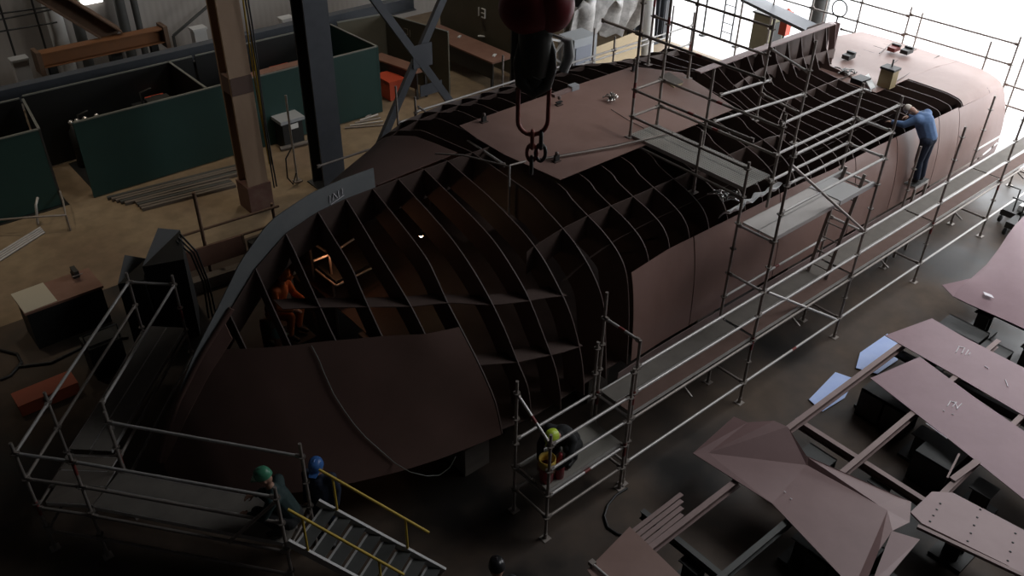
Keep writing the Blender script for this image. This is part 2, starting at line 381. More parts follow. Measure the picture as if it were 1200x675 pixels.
def t_at_z(x, z):
    lo, hi = 0.0, 8.0
    for _ in range(30):
        mid = (lo+hi)/2
        if prof(x, mid)[1] > z: lo = mid
        else: hi = mid
    return lo
def HP(x, t, side=-1): b, z = prof(x, t); return V((x, YC+side*b, z))
def frange(a, b, n): return [a+(b-a)*i/(n-1) for i in range(n)]
def shell(xs, t0, t1, side, nt, mt, th=.012):
    """a piece of hull plating; t0, t1 functions of x"""
    rows = [[HP(x, lerp(t0(x), t1(x), j/(nt-1)), side) for j in range(nt)] for x in xs]
    return MB().grid(rows, mt, -th if side < 0 else th)
hull = thing('ship_hull', 'half plated dark red ship hull standing keel up with bare ribs', 'ship', (12, YC, 0))
FX = [3.85, 4.39, 4.96, 5.54, 6.05, 6.55, 7.05, 7.57, 8.06, 8.6, 9.12]+[9.12+.51*k for k in range(1, 28)]
def frame_mb(x, depth):
    ts = frange(0, 8, 41); outer = []
    for t in ts:
        b, z = prof(x, t); outer.append((b, z))
    mbf = MB()
    inner = []
    for i, (b, z) in enumerate(outer):
        p, q = outer[max(i-2, 0)], outer[min(i+2, len(outer)-1)]
        d = V((q[0]-p[0], q[1]-p[1])); d.normalize(); n = V((-d.y, d.x))
        if n.y > 0 or (abs(n.y) < .3 and n.x > 0): n = -n
        if d.y < -.6 and n.x > 0: n = -n
        k = depth
        inner.append((max(b+n.x*k, 0.0), max(z+n.y*k, .25)))
    for side in ((-1, 1) if x < 17.4 else (-1,)):
        rows = [[V((x-.006, YC+side*o[0], o[1])), V((x-.006, YC+side*i_[0], i_[1]))] for o, i_ in zip(outer, inner)]
        mbf.grid(rows, 'frame', .018, (1,0,0), smooth=False)
    return mbf
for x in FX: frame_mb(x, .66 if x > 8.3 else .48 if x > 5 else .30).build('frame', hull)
# keel girder along the middle and the pale stem plate standing proud of it
xs = frange(3.5, 9.3, 40)
MB().grid([[V((x, YC, prof(x,0)[1])), V((x, YC, max(prof(x,0)[1]-.55, .3)))] for x in xs], 'frame', .016, (0,1,0)).build('keel_girder', hull)
xs = frange(2.9, 6.62, 40); rows = []
for x in xs:
    z = prof(x, 0)[1]; dx = .1; sl = (prof(x+dx,0)[1]-prof(x-dx,0)[1])/(2*dx); n = V((-sl, 0, 1)).normalized()
    wdt = .05+.29*min(1, max(0, (x-2.9)/1.9))
    p = V((x, YC+.03, z)); rows.append([p-n*.05, p+n*wdt*.5, p+n*wdt])
MB().grid(rows, 'stem', .02, (0,1,0)).build('stem_plate', hull, 'pale grey curved stem plate')
# numbers chalked on the stem plate
mk = MB(); c = PY(394, 229, YC+.02); dxv = V((.9,0,.25)).normalized(); dzv = V((-.25,0,.9)).normalized()
for a, b_ in (((-.14,-.05),(-.10,.06)),((-.08,-.04),(-.03,.06)),((-.03,.06),(.0,-.05)),((.03,-.05),(.06,.06)),((.10,-.05),(.13,.05)),((-.14,-.09),(.12,-.08))):
    mk.tube([c+dxv*a[0]+dzv*a[1], c+dxv*b_[0]+dzv*b_[1]], .007, 'chalk', 5)
mk.build('chalk_mark', hull, 'white chalk figures on the stem plate')
# stringers
def stringer(z, x0, x1, side, wdt=.32, name='stringer'):
    rows = []
    for x in frange(x0, x1, int((x1-x0)/.2)+2):
        t = t_at_z(x, z); p = HP(x, t, side); rows.append([p, p+V((0, -side*min(wdt, abs(p.y-YC)*.7), 0))])
    MB().grid(rows, 'frame', .014, (0,0,-1), smooth=False).build(name, hull)
stringer(2.87, 4.5, 8.12, -1); stringer(2.12, 6.5, 8.12, -1); stringer(2.87, 4.5, 8.12, 1); stringer(2.1, 4.5, 8.1, 1)
for side in (-1, 1):
    rows = []
    for x in frange(7.9, 14.6, 40):
        p = HP(x, 3.0, side); rows.append([p, p-V((0,0,.42))])
    MB().grid(rows, 'frame', .014, (0,1,0)).build('chine_girder', hull)
    for t in (4.5, ):
        rows = []
        for x in frange(8.2, 19.0 if side < 0 else 17.3, 50):
            p = HP(x, t, side); rows.append([p, p+V((0, -side*.12, -.10))])
        MB().grid(rows, 'frame', .012, (1,0,0)).build('stringer', hull)
# scalloped girder aft, and skeg side girder
for (tt, x0, x1) in ((1.15, 15.2, 19.7), (2.6, 15.0, 20.2)):
    for side in (-1,):
        rows = []
        n = 80
        for i, x in enumerate(frange(x0, x1, n)):
            p = HP(x, tt, side); u = (x-x0)/.51 % 1.0
            rows.append([p, p-V((0, 0, .34-.14*max(0, math.sin(u*math.pi))))])
        MB().grid(rows, 'frame', .014, (0,1,0), smooth=False).build('scalloped_girder', hull)
# skeg keel bar and its closed end
MB().grid([[HP(x, 0, -1)+V((0, dy, .012)) for dy in (-.085, .085)] for x in frange(14.6, 19.78, 30)], 'keelbar', .03, (0,0,1)).build('keel_bar', hull, 'pale keel bar along the skeg top')
MB().grid([[V((19.78, YC-b_, 4.03-(0 if k == 0 else 1.0))) for k in (0, 1)] for b_ in frange(-.085, .085, 5)], 'keelbar', .02, (1,0,0)).build('skeg_end_plate', hull)
MB().box((19.4, YC+.32, 3.55), (.72, .02, .85), 'frame').build('skeg_side_plate', hull)
MB().grid([[V((x, YC+.11, 4.0)), V((x, YC+.11, 3.0))] for x in frange(14.7, 19.76, 12)], 'frame', .016, (0,1,0), smooth=False).build('keel_web', hull)
# flat bottom plates
bp = [V((9.1, 9.32, 0)), V((11.0, 9.32, 0)), V((13.72, 9.32, 0)), V((14.3, 11.15, 0)), V((13.75, 12.05, 0)), V((11.4, 12.05, 0)), V((9.08, 12.0, 0)), V((9.0, 11.4, 0)), V((8.97, 10.6, 0))]
MB().slab([p+V((0,0,4.05)) for p in bp], .014, 'plate').build('bottom_plate', hull, 'flat pinkish brown bottom plate')
# raised weld seam running across the flat plate
mbx = MB(); pts = [PZ(x, y, 4.055) for x, y in ((632,186),(680,178),(720,170),(756,163))]
mbx.tube(pts, .012, 'frame', 6).build('weld_seam', hull)
pts = [PZ(x, y, 4.055) for x, y in ((716,128),(735,140),(758,152))]
MB().tube(pts, .006, 'frame', 6).build('weld_seam', hull)
# stern plating (rounds over the chine)
xs = frange(20.4, 23.0, 9); MB().grid([[HP(x, t, -1)+V((0,0,.012)) for t in frange(2.9, 6.0, 12)] for x in xs], 'plate', .012).build('stern_plate', hull)
xs = [18.98,19.4,19.78,19.82]+frange(20.2, 23.0, 10); MB().grid([[V((x, y, prof(x, 3.2)[1]+.012 if x > 19.8 else 3.04)) for y in frange(9.2, 10.88 if x < 19.8 else 12.0, 8)] for x in xs], 'plate', .012, (0,0,-1)).build('stern_plate', hull)
for (xa, xb) in ((19.9, 22.9), (20.6, 22.9), (21.3, 22.8)):
    MB().tube([V((xa, 9.25+(xa-19.9)*.9, 3.06)), V((xb, 9.7+(xa-19.9)*.9, prof(xb, 3.2)[1]+.03))], .012, 'frame', 6).build('weld_seam', hull)
MB().grid([[HP(23.0, t, sd_)+V((.015,0,0)), V((23.03, HP(23.0, t, sd_).y, 1.15))] for sd_, ts_ in ((-1, frange(7.9,0,20)), (1, frange(.1,2.6,6))) for t in ts_], 'plate', .014, (1,0,0), smooth=False).build('transom_plate', hull)
# near side plating, in strakes with open seams
seams = [9.2, 10.74, 13.2, 15.78, 17.4, 19.2, 20.15, 23.0]
for a, b_ in zip(seams[:-1], seams[1:]):
    top = (lambda x: 5.95) if b_ < 20.3 else (lambda x: 6.0)
    if b_ == 23.0: top = lambda x: 6.0-(x-20.15)*.02
    shell(frange(a+.012, b_-.012, 8), top, lambda x: 7.96, -1, 12, 'sideplate').build('side_plate', hull)
# lower bulwark strip and the tube rail along it
MB().grid([[HP(x, 8, -1)+V((0, -.02, -.05)), HP(x, 8, -1)+V((0, .0, -.42))] for x in frange(8.9, 23, 20)], 'beam', .014, (0,1,0)).build('bulwark_strip', hull)
shell(frange(8.6, 17.4, 16), lambda x: 5.95, lambda x: 8.0, 1, 8, 'sideplate').build('side_plate', hull)
# bow plating: near plate (lower half), whole far side
zt = lambda x: t_at_z(x, min(2.33+.08*(x-3.4), prof(x, 0)[1]-.001)) if x > 3.3 else 0.0
xs = frange(2.32, 6.53, 26)
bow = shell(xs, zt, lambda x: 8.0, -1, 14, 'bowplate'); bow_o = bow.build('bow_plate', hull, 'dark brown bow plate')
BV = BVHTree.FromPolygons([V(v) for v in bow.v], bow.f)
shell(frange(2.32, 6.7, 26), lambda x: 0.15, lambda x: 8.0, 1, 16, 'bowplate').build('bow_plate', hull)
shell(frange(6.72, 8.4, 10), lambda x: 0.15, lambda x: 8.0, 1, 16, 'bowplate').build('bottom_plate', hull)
MB().tube([V((x, YC, prof(x,0)[1]-.0)) for x in frange(2.3, 3.9, 14)], [.05]*14, 'bowplate', 10).build('stem_bar', hull)
shell(frange(2.34, 3.75, 12), lambda x: 0.02, lambda x: 1.1+.5*(3.75-x), -1, 6, 'sideplate', .024).build('stem_strip', hull, 'dull red stem strip')
# deck on the floor side, closing the hull underneath
MB().grid([[V((x, YC-min(section(x)[8][0]-.06, 3.4), section(x)[8][1]+.03)), V((x, YC+min(section(x)[8][0]-.06, 3.4 if x < 17.4 else 1.0), section(x)[8][1]+.03))] for x in frange(6.3, 22.9, 40)], 'frame', .02, (0,0,-1)).build('deck_plate', hull)
# cradle blocks under the hull
for x in (4.2, 6.4, 9.2, 12.2, 15.2, 18.2, 21.2):
    for y in (8.6, 11, 13.4):
        if (x < 5 and y != 11) or (x > 17 and y > 13): continue
        t_ = section(x)[8][1]-.0
        mb = MB(); hgt = t_ if x > 6.3 else (.62 if x < 5 else t_)
        mb.box((x, y, hgt*.28), (.5, .9, hgt*.55), 'timber'); mb.box((x, y, hgt*.76), (.4, .7, hgt*.44), 'timber')
        wh = {8.6: 'near', 11: 'middle', 13.4: 'far'}[y]
        solo(mb, 'keel_block', 'stacked timber block holding up the upturned hull from the dark floor', 'block', 'timber blocks under the hull')
def on_bow(px, py, off=.02):
    d = ray(px, py).normalized(); h = BV.ray_cast(CAM, d)
    return (h[0]-d*off) if h[0] is not None else None
pts = [on_bow(*q) for q in ((365,405),(373,420),(381,440),(391,462),(404,482),(414,496),(428,512),(446,528),(462,542))]
pts = [p for p in pts if p is not None]
pts += [PY(480, 553, 8.0), PY(500, 558, 7.9), PY(515, 557, 7.85), PY(527, 548, 7.8), PY(534, 535, 7.8)]
solo(MB().tube(pts, .008, 'cable', 6), 'cable', 'thin grey cable draped down over the dark bow plate', 'cable')
q = on_bow(252, 408); pts = [on_bow(*k, .03) for k in ((249,404),(251,408),(254,409),(261,412))]
pts = [p for p in pts if p is not None]
if len(pts) > 1: solo(MB().tube(pts, .02, mat('blue_rope', (.08,.22,.6), .6), 6), 'rope', 'short bright blue rope end on the upper edge of bow plate', 'rope')
# ------------------------------------------------------------------ scaffolding
ROS = None
def rosette_mesh():
    global ROS
    if ROS is None:
        b = MB(); n = 16
        pr = [(.024, .005), (.054, .005), (.054, -.005), (.024, -.005)]
        b.lathe((0,0,0), pr, 'ros', n)
        for k in range(4):
            a = k*math.pi/2+.4; b.box((.047*math.cos(a), .047*math.sin(a), 0), (.018, .018, .018), 'ros', rz=a)
        ROS = bpy.data.meshes.new('rosette'); ROS.from_pydata(b.v, [], b.f)
        for mt in b.mats: ROS.materials.append(mt)
        ROS.update()
    return ROS
def standard(th, x, y, z0, z1, tm='galvd', ros0=None, redband=True, foot=True, ros=True):
    b = MB(); b.tube([(x,y,z0+.02),(x,y,z1)], .0245, tm, 10)
    if redband and random.random() < .55:
        zz = z0+random.choice((1.25, 1.75, 2.25, .75))
        if zz+.3 < z1: b.tube([(x,y,zz),(x,y,zz+.28)], .0255, 'red', 10)
    if foot: b.box((x,y,z0+.006), (.14,.14,.012), 'galvd'); b.tube([(x,y,z0+.01),(x,y,z0+.12)], .032, 'galvd', 8)
    o = b.build('standard', th)
    if ros:
        z = (ros0 if ros0 is not None else .48); org = parent_origin(th)
        while z < z1-.05:
            if z > z0+.1:
                r = bpy.data.objects.new('rosette', rosette_mesh()); COL.objects.link(r); r.parent = o; r.location = V((x,y,z))-org
            z += .5
    return o
def rail(th, p, q, name='guardrail', tm='galv', r=.0245, red=False):
    p, q = V(p), V(q); d = (q-p).normalized(); b = MB(); b.tube([p+d*.03, q-d*.03], r, tm, 10)
    for e, s in ((p, 1), (q, -1)):
        b.box(e+d*s*.05, (.07, .034, .07), 'galvd', (d, d.cross(V((0,0,1))).normalized() if abs(d.z) < .95 else V((1,0,0)), V((0,0,1)) if abs(d.z) < .95 else V((0,1,0))))
    if red:
        mm = lerp(p, q, .5); b.tube([mm-d*.06, mm+d*.06], r*1.04, 'red', 10)
    return b.build(name, th)
def deck(th, p, q, wv, mt='grate', name='deck_plank', n=2, z=None):
    """planks from p to q, total width vector wv, top at p.z"""
    p, q, wv = V(p), V(q), V(wv)
    for k in range(n):
        a = p+wv*(k/n)+wv*(.01); b_ = p+wv*((k+1)/n)-wv*.01; e = q-p
        mb_ = MB(); mb_.slab([a, a+e, b_+e, b_], .012, mt if isinstance(mt, str) else mt[k])
        u = e.normalized()
        for s_ in (a, b_): mb_.bar(s_+u*.02-V((0,0,.035)), s_+e-u*.02-V((0,0,.035)), .012, .07, 'galv')
        for t_ in (.03, .97): mb_.bar(a+e*t_-V((0,0,.03)), b_+e*t_-V((0,0,.03)), .03, .05, 'galv')
        mb_.build(name, th)
YO, YI = 6.40, 7.13
BX = [8.05, 11.12, 14.17, 17.26, 20.3, 23.38]
# near side walkway
wk = thing('walkway_scaffold', 'long scaffold walkway with steel planks along the near side of the hull', 'scaffold', (15.6, 6.8, 0))
tops_o = [3.0, 5.15, 5.15, 3.7, 3.7, 4.1]; tops_i = [3.45, 4.6, 5.15, 3.0, 3.3, 4.0]
for x, a, b_ in zip(BX, tops_o, tops_i):
    standard(wk, x, YO, 0, a); standard(wk, x, YI, 0, b_)
    rail(wk, (x,YO,1.45), (x,YI,1.45), 'transom'); rail(wk, (x,YO,.48), (x,YI,.48), 'transom', 'galvd')
for i in range(5):
    x0, x1 = BX[i], BX[i+1]
    deck(wk, (x0+.03, YO+.03, 1.53), (x1-.03, YO+.03, 1.53), (0, .66, 0), ('brownplank', 'plank'))
    rail(wk, (x0,YO,2.48), (x1,YO,2.48)); rail(wk, (x0,YO,1.98), (x1,YO,1.98)); rail(wk, (x0,YO,.48), (x1,YO,.48), 'ledger', red=i == 1)
    rail(wk, (x0,YI,1.47), (x1,YI,1.47), 'ledger'); rail(wk, (x0,YO,1.43), (x1,YO,1.43), 'ledger', 'galvd')
    if i in (1, 4): rail(wk, (x0,YI,1.98), (x1,YI,1.98), red=i == 1)
    xm = (x0+x1)/2
    b = MB(); b.tube([(xm,YI,1.43),(xm,YI,.95)], .02, 'galvd', 8); b.tube([(xm,YI,1.4),(xm,YO,1.02)], .02, 'galvd', 8); b.build('bracket', wk)
rail(wk, (8.05,YO,2.98), (8.05,YI,2.98), 'transom', red=True); rail(wk, (11.12,YO,2.48), (11.12,YI,2.48), 'transom')
rail(wk, (14.17,YO,2.48), (14.17,YI,2.48), 'transom'); rail(wk, (11.12,YO,3.45), (11.12,YI,3.45), 'transom'); rail(wk, (14.17,YO,3.45), (14.17,YI,3.45), 'transom')
# long tube sticking out across the bay (white, sloping)
rail(wk, PY(899, 342, YO), PX(982, 375, 14.17), 'brace_tube')
rail(wk, PY(926, 192, YO), PY(1012, 270, YO), 'brace_tube', 'galvd')
# upper side platform with its guardrails
deck(wk, (11.17, YO+.04, 3.5), (13.05, YO+.04, 3.5), (0, .64, 0), 'pplank')
deck(wk, (13.07, YO+.04, 3.51), (13.72, YO+.04, 3.51), (0, .64, 0), 'alu', 'hatch_plank', 1)
for y in (YO+.06, YO+.66): MB().bar((13.05,y,3.47), (14.14,y,3.47), .05, .09, 'alu').build('deck_beam', wk)
for z in (4.0, 4.5, 5.0): rail(wk, (11.12,YO,z), (14.17,YO,z))
for z in (4.02, 4.5, 5.05): rail(wk, (11.8,YI,z), (14.17,YI,z))
for z in (4.0, 4.5): rail(wk, (14.17,YO,z), (14.17,YI,z), 'transom')
# end step where the man stands, low on the inner side
deck(wk, (17.75, 7.19, 1.85), (18.35, 7.19, 1.85), (0, .26, 0), 'dark', 'step_plank', 1)
for x in (17.8, 18.3): MB().bar((x, 7.2, 1.78), (x, 7.2, .02), .05, .05, 'galvd', (1,0,0)).build('bracket', wk)
# ladder from walkway to side platform
ld = thing('aluminium_ladder', 'narrow ladder leaning from the walkway up to the side platform', 'ladder', (14.1, 6.8, 1.53))
A0, A1 = V((13.62, 6.62, 1.54)), V((14.05, 6.62, 3.62)); W_ = V((.0, .38, 0))
for s_ in (V((0,0,0)), W_): MB().bar(A0+s_, A1+s_, .025, .06, 'galvd', (0,1,0)).build('ladder_rail', ld)
for k in range(7): p = lerp(A0, A1, (k+.6)/7.4); MB().tube([p, p+W_], .014, 'galvd', 8).build('rung', ld)
# transverse platform over the hull
tp = thing('bridge_scaffold', 'scaffold platform reaching from the walkway across the bare ribs to flat bottom plate', 'scaffold', (11.5, 8.4, 4.0))
deck(tp, (11.18, 7.16, 4.10), (11.18, 9.72, 4.10), (.70, 0, 0))
HZ = 4.06
for (x, y, z0, z1) in ((11.17,9.70,HZ,7.2),(11.88,9.70,HZ,7.4),(11.88,8.62,3.62,5.5)): standard(tp, x, y, z0, z1, ros0=4.46)
standard(tp, 11.17, 8.15, 3.6, 4.75, ros0=4.46)
for z in (4.96, 5.95): rail(tp, (11.15,7.13,z), (11.15,9.70,z), tm='galvd', red=True)
rail(tp, (11.15,9.7,5.95), (11.15,10.6,5.95), tm='galvd')
rail(tp, (11.15,7.13,4.46), (11.15,9.7,4.46), tm='galvd')
for z in (4.95, 4.46): rail(tp, (11.9,7.13,z), (11.9,9.7,z), tm='galvd', red=True)
for z in (4.46, 4.96): rail(tp, (11.17,9.7,z), (11.88,9.7,z), 'transom', 'galvd')
rail(tp, (11.12,YI,3.95), (11.12,9.7,3.98), 'ledger', 'galvd'); rail(tp, (11.92,YI,3.98), (11.92,9.7,3.98), 'ledger', 'galvd')
standard(tp, 11.9, YI, 3.48, 5.2, ros0=3.98, foot=False)
MB().tube([PZ(640,186,4.09), PZ(720,172,4.10), PZ(765,161,4.13), PZ(788,155,4.16)], .02, 'galvd', 8).build('loose_tube', tp)
# second transverse line of rails further aft
t2 = thing('crosswise_rail_scaffold', 'tall scaffold uprights carrying dark crosswise rails above the ribs near keel bar', 'scaffold', (14.17, 9.5, 3.9))
for (x, y, z0, z1) in ((14.17,9.12,3.75,5.75),(14.17,8.2,3.6,5.6),(14.17,10.9,4.04,6.2),(14.17,12.0,4.0,6.4)): standard(t2, x, y, z0, z1, ros0=4.55)
for z in (5.05, 5.58): rail(t2, (14.17,9.12,z), (14.17,12.0,z), tm='galvd')
rail(t2, (11.9,8.5,4.57), (14.17,8.2,4.6)); rail(t2, (11.9,8.46,5.07), (13.2,8.33,5.07))
rail(t2, (14.17,8.2,4.2), (14.17,9.12,4.3), tm='galvd')
rail(t2, (14.17,9.12,5.2), (14.17,8.2,5.0), tm='galv')
# low tower in front of the walkway
lt = thing('low_scaffold_tower', 'low scaffold tower at the end of walkway with a red bucket on it', 'scaffold', (7.1, 6.75, 0))
for (x, y, h_) in ((6.32,6.38,2.2),(6.31,7.11,2.7),(7.94,6.36,2.55),(7.92,7.10,2.6)): standard(lt, x, y, 0, h_)
deck(lt, (6.34, 6.40, 1.03), (7.9, 6.40, 1.03), (0, .66, 0))
for y in (6.37, 7.11):
    for z in ((1.5, 2.0) if y < 6.5 else (1.55,)): rail(lt, (6.32,y,z), (7.93,y,z))
    rail(lt, (6.32,y,.95), (7.93,y,.95), 'ledger', red=(y < 6.5)); rail(lt, (6.32,y,.48), (7.93,y,.48), 'ledger', 'galvd')
for x in (6.32, 7.93):
    rail(lt, (x,6.37,.48), (x,7.11,.48), 'transom', 'galvd'); rail(lt, (x,6.37,.95), (x,7.11,.95), 'transom', 'galvd')
rail(lt, (6.32,6.37,2.0), (6.32,7.11,2.45), 'transom', red=True)
# bow scaffold: two arms meeting at a corner, deck one metre up
bs = thing('bow_scaffold', 'two armed scaffold platform round the bow tip, meeting at a corner post', 'scaffold', (1.2, 11.0, 0))
def seg(a, b_, z): return V((a[0],a[1],z)), V((b_[0],b_[1],z))
C0 = (.52,10.95); B1 = (1.07,10.30); B2 = (2.90,7.96); B1i = (1.72,10.76); B2i = (3.52,8.40); A1_ = (1.20,11.72); A2_ = (3.28,14.03); A2i = (3.86,13.45); A1i = (1.80,11.2)
for p, h_ in ((C0,2.2),(B1,2.15),(B2,2.2),(B1i,2.2),(B2i,2.25),(A1_,2.2),(A2_,2.2),(A2i,2.2),(A1i,2.05)): standard(bs, p[0], p[1], 0, h_, ros0=.5)
for z in (1.5, 2.0):
    for a, b_ in ((C0,B1),(B1,B2),(C0,A1_),(A1_,A2_)): rail(bs, *seg(a, b_, z), tm='galvd' if z < 1.8 else 'galv')
rail(bs, *seg(B1i, B2i, 2.0)); rail(bs, *seg(A1i, A2i, 2.0)); rail(bs, *seg(A2_, A2i, 2.0)); rail(bs, *seg(B2, B2i, .9), 'transom', 'galvd')
rail(bs, *seg(B1, B1i, .9), 'transom', 'galvd'); rail(bs, *seg(A1_, A1i, .9), 'transom', 'galvd'); rail(bs, *seg(A2_, A2i, .9), 'transom', 'galvd')
for a, b_ in ((B1,B2),(B1i,B2i),(A1_,A2_),(A1i,A2i),(C0,B1),(C0,A1_)): rail(bs, *seg(a, b_, .9), 'ledger', 'galvd'); rail(bs, *seg(a, b_, .4), 'ledger', 'galvd')
deck(bs, (1.11,10.37,1.0), (2.94,8.0,1.0), (.55,.42,0), 'plank'); deck(bs, (1.24,11.75,1.0), (3.4,13.98,1.0), (.48,-.46,0), 'plank')
deck(bs, (.62,10.9,.98), (1.14,10.4,.98), (.5,.5,0), 'timber', 'corner_board', 2); deck(bs, (1.2,11.62,.985), (1.75,11.12,.985), (-.42,-.42,0), 'timber', 'corner_board', 2)
rail(bs, (B2[0],B2[1],1.95), (2.3,8.45,1.1), 'brace_tube', 'galvd')
# stairs with yellow handrails
sg = thing('scaffold_stairs', 'short aluminium stair with yellow handrails going down from the bow scaffold', 'stairs', (3.9, 7.4, 0))
S1, S2 = V((3.66,8.22,1.06)), V((2.98,7.86,1.06)); DV = V((.62,-.80,0)).normalized(); RUN = 1.75
for s_ in (S1, S2): MB().bar(s_+DV*-.1+V((0,0,.05)), s_+DV*RUN-V((0,0,.98)), .04, .13, 'alu', (0,0,1)).build('stringer', sg)
nst = 8
for k in range(nst):
    p = S1+DV*RUN*(k+.35)/nst-V((0,0,1.0*(k+.35)/nst)); q = S2+DV*RUN*(k+.35)/nst-V((0,0,1.0*(k+.35)/nst))
    b = MB(); b.slab([p-DV*.1, p+DV*.1, q+DV*.1, q-DV*.1], .02, 'darkgrey'); b.bar(p-DV*.1, q-DV*.1, .025, .04, 'alu'); b.build('tread', sg)
for s_, h_ in ((S1,.62),(S2,.62)):
    a = s_+V((0,0,h_+.12)); e = s_+DV*1.55+V((0,0,h_-.8))
    MB().tube([a, e], .021, 'yellow', 8).build('handrail', sg)
    for t_ in (.12, .78):
        MB().tube([lerp(a, e, t_), s_+DV*1.55*t_-V((0,0,.88*t_))], .019, 'yellow', 8).build('baluster', sg)
# far side scaffold
fs = thing('far_side_scaffold', 'scaffold walkway running along the far side of hull in front of booths', 'scaffold', (12, 15.3, 0))
for x in (10.13, 13.2, 16.27, 19.34):
    for y in (14.95, 15.68):
        standard(fs, x, y, 0, 3.35, ros=(y < 15), ros0=.48)
    rail(fs, (x,14.95,1.45), (x,15.68,1.45), 'transom', 'galvd')
rail(fs, (7.62,14.95,2.48), (10.13,14.95,2.48), tm='galvd')
for i in range(3):
    x0 = 10.13+3.07*i; x1 = x0+3.07
    deck(fs, (x0+.03,14.98,1.53), (x1-.03,14.98,1.53), (0,.66,0))
    for z in (1.98, 2.48): rail(fs, (x0,15.68,z), (x1,15.68,z), tm='galv')
    rail(fs, (x0,14.95,2.48), (x1,14.95,2.48), tm='galv')
    rail(fs, (x0,14.95,3.0), (x1,14.95,3.0), tm='galv')
rail(fs, PY(490,125,14.95), PZ(592,194,4.2), 'brace_tube', 'galv'); rail(fs, (10.13,14.95,2.98), (10.13,14.95,1.5), 'brace_tube', 'galvd')
# single upright and tube ends over the bow ribs
fp = thing('rib_prop', 'thin pale upright tube with two short tubes standing among bow ribs', 'prop')
topp = PZ(597, 194, 4.25); base = V((topp.x, topp.y, 3.3))
fp.location = base
MB().tube([base-V((0,0,.35)), topp], .02, 'galv', 8).build('upright', fp)
MB().tube([topp, PZ(616, 189, 4.2)], .018, 'galvd', 8).build('short_tube', fp); MB().tube([PZ(510, 180, 4.1), PZ(543, 182, 4.15), topp-V((0,0,.02))], .016, 'galvd', 8).build('short_tube', fp)
# stern scaffold
ss = thing('stern_scaffold', 'dark scaffold rails round the stern against the bright doorway', 'scaffold', (23.6, 11, 0))
for y, z1 in ((8.11,3.7),(8.75,3.4),(11.0,3.7),(12.42,3.8),(13.9,3.9),(15.2,3.9)): standard(ss, 23.42, y, 0, z1, ros0=.48, redband=False)
for y in (8.11, 11.0, 13.9): standard(ss, 24.15, y, 0, 3.4, ros=False, redband=False)
for z in (2.98, 3.5): rail(ss, (23.42,8.11,z), (23.42,11.0,z), tm='galvd'); rail(ss, (23.42,11.0,z-.05), (23.42,13.9,z-.05), tm='galvd'); rail(ss, (23.42,13.9,z-.05), (23.42,16.4,z-.05), tm='galvd')
rail(ss, (23.42,9.84,2.65), (23.42,12.9,2.6), tm='galvd')
for z in (1.45, .5): rail(ss, (23.42,8.11,z), (23.42,11.0,z), 'ledger', 'galvd'); rail(ss, (23.42,11,z), (23.42,13.9,z), 'ledger', 'galvd')
for y in (8.11, 11.0, 13.9): rail(ss, (23.42,y,1.45), (24.15,y,1.45), 'transom', 'galvd')
deck(ss, (23.46,8.13,1.53), (23.46,13.9,1.53), (.66,0,0), 'plank')
rail(ss, (23.38,YO,2.48), (23.42,8.11,2.48), tm='galvd'); rail(ss, (23.38,YO,1.98), (23.42,8.11,1.98), tm='galvd')
# wide deck piece high at the far stern
a, b_, c, d = PZ(868,-2,2.7), PZ(958,42,2.7), PZ(968,30,2.7), PZ(905,2,2.7)
o = MB(); o.slab([a, b_, b_+V((.75,.25,0)), a+V((.75,.25,0))], .09, 'bluegrey')
for q in (a, b_): o.tube([q+V((.3,.1,-.09)), V((q.x+.3, q.y+.1, 0))], .03, 'galvd', 8)
solo(o, 'grey_deck_board', 'wide grey board lying high behind keel bar near the doorway', 'board')
# ------------------------------------------------------------------ loose plates on the steel bed, near right
GZ = .85
def bed_beam(p, q, lab, h_=.16, wd=.09, mt='beam'):
    o = MB().hbeam(V(p)-V((0,0,h_/2)), V(q)-V((0,0,h_/2)), wd, h_, mt, .014)
    return solo(o, 'bed_beam', lab, 'beam')
bed_beam((10.3,5.02,GZ), (14.9,5.0,GZ), 'reddish steel beam crossing above the pale blue puddle reflection')
bed_beam((9.6,3.9,GZ), (15.4,3.9,GZ), 'reddish steel beam in the open bay between big folded plate and middle plate')
bed_beam((10.4,2.68,GZ), (15.2,2.7,GZ), 'reddish steel beam running under the pale plank panel')
bed_beam((6.7,4.83,GZ), (8.9,4.84,GZ), 'thin edged brown beam beside the bundle of flat bars')
bed_beam((7.0,3.88,GZ), (9.3,3.87,GZ), 'grey brown beam in dark bay by the lower frame edge', mt='darkgrey')
bed_beam((10.87,5.15,GZ-.165), (10.87,1.2,GZ-.165), 'grey crosswise beam seen beside the big folded plate', mt='beam')
bed_beam((7.4,5.45,GZ-.165), (7.4,2.6,GZ-.165), 'dark crosswise beam beside the small corner plate', mt='darkgrey')
bed_beam((13.9,5.1,GZ-.165), (13.9,1.6,GZ-.165), 'crosswise beam under the second and third plates', mt='darkgrey')
bed_beam((16.6,5.2,GZ-.165), (16.6,2.0,GZ-.165), 'dark crosswise beam under the lifted far plate', mt='dark')
for k, (x, y) in enumerate(((10.0,4.6),(10.87,3.5),(12.9,4.75),(12.4,3.6),(13.9,3.3),(14.9,4.7),(16.6,4.6),(16.2,3.5),(7.4,4.4),(7.4,3.2),(9.0,3.6),(10.87,2.2),(12.0,2.4),(9.25,2.45))):
    b = MB(); b.box((x,y,.03), (.5,.5,.06), 'dark'); b.hbeam((x,y,.06), (x,y,GZ-.33), .24, .24, 'dark', .02, up=(1,0,0)); b.box((x,y,GZ-.335), (.34,.34,.02), 'dark')
    solo(b, 'trestle_stand', 'squat black steel stand holding the beams off the floor under loose plates', 'stand', 'black stands under the plate bed')
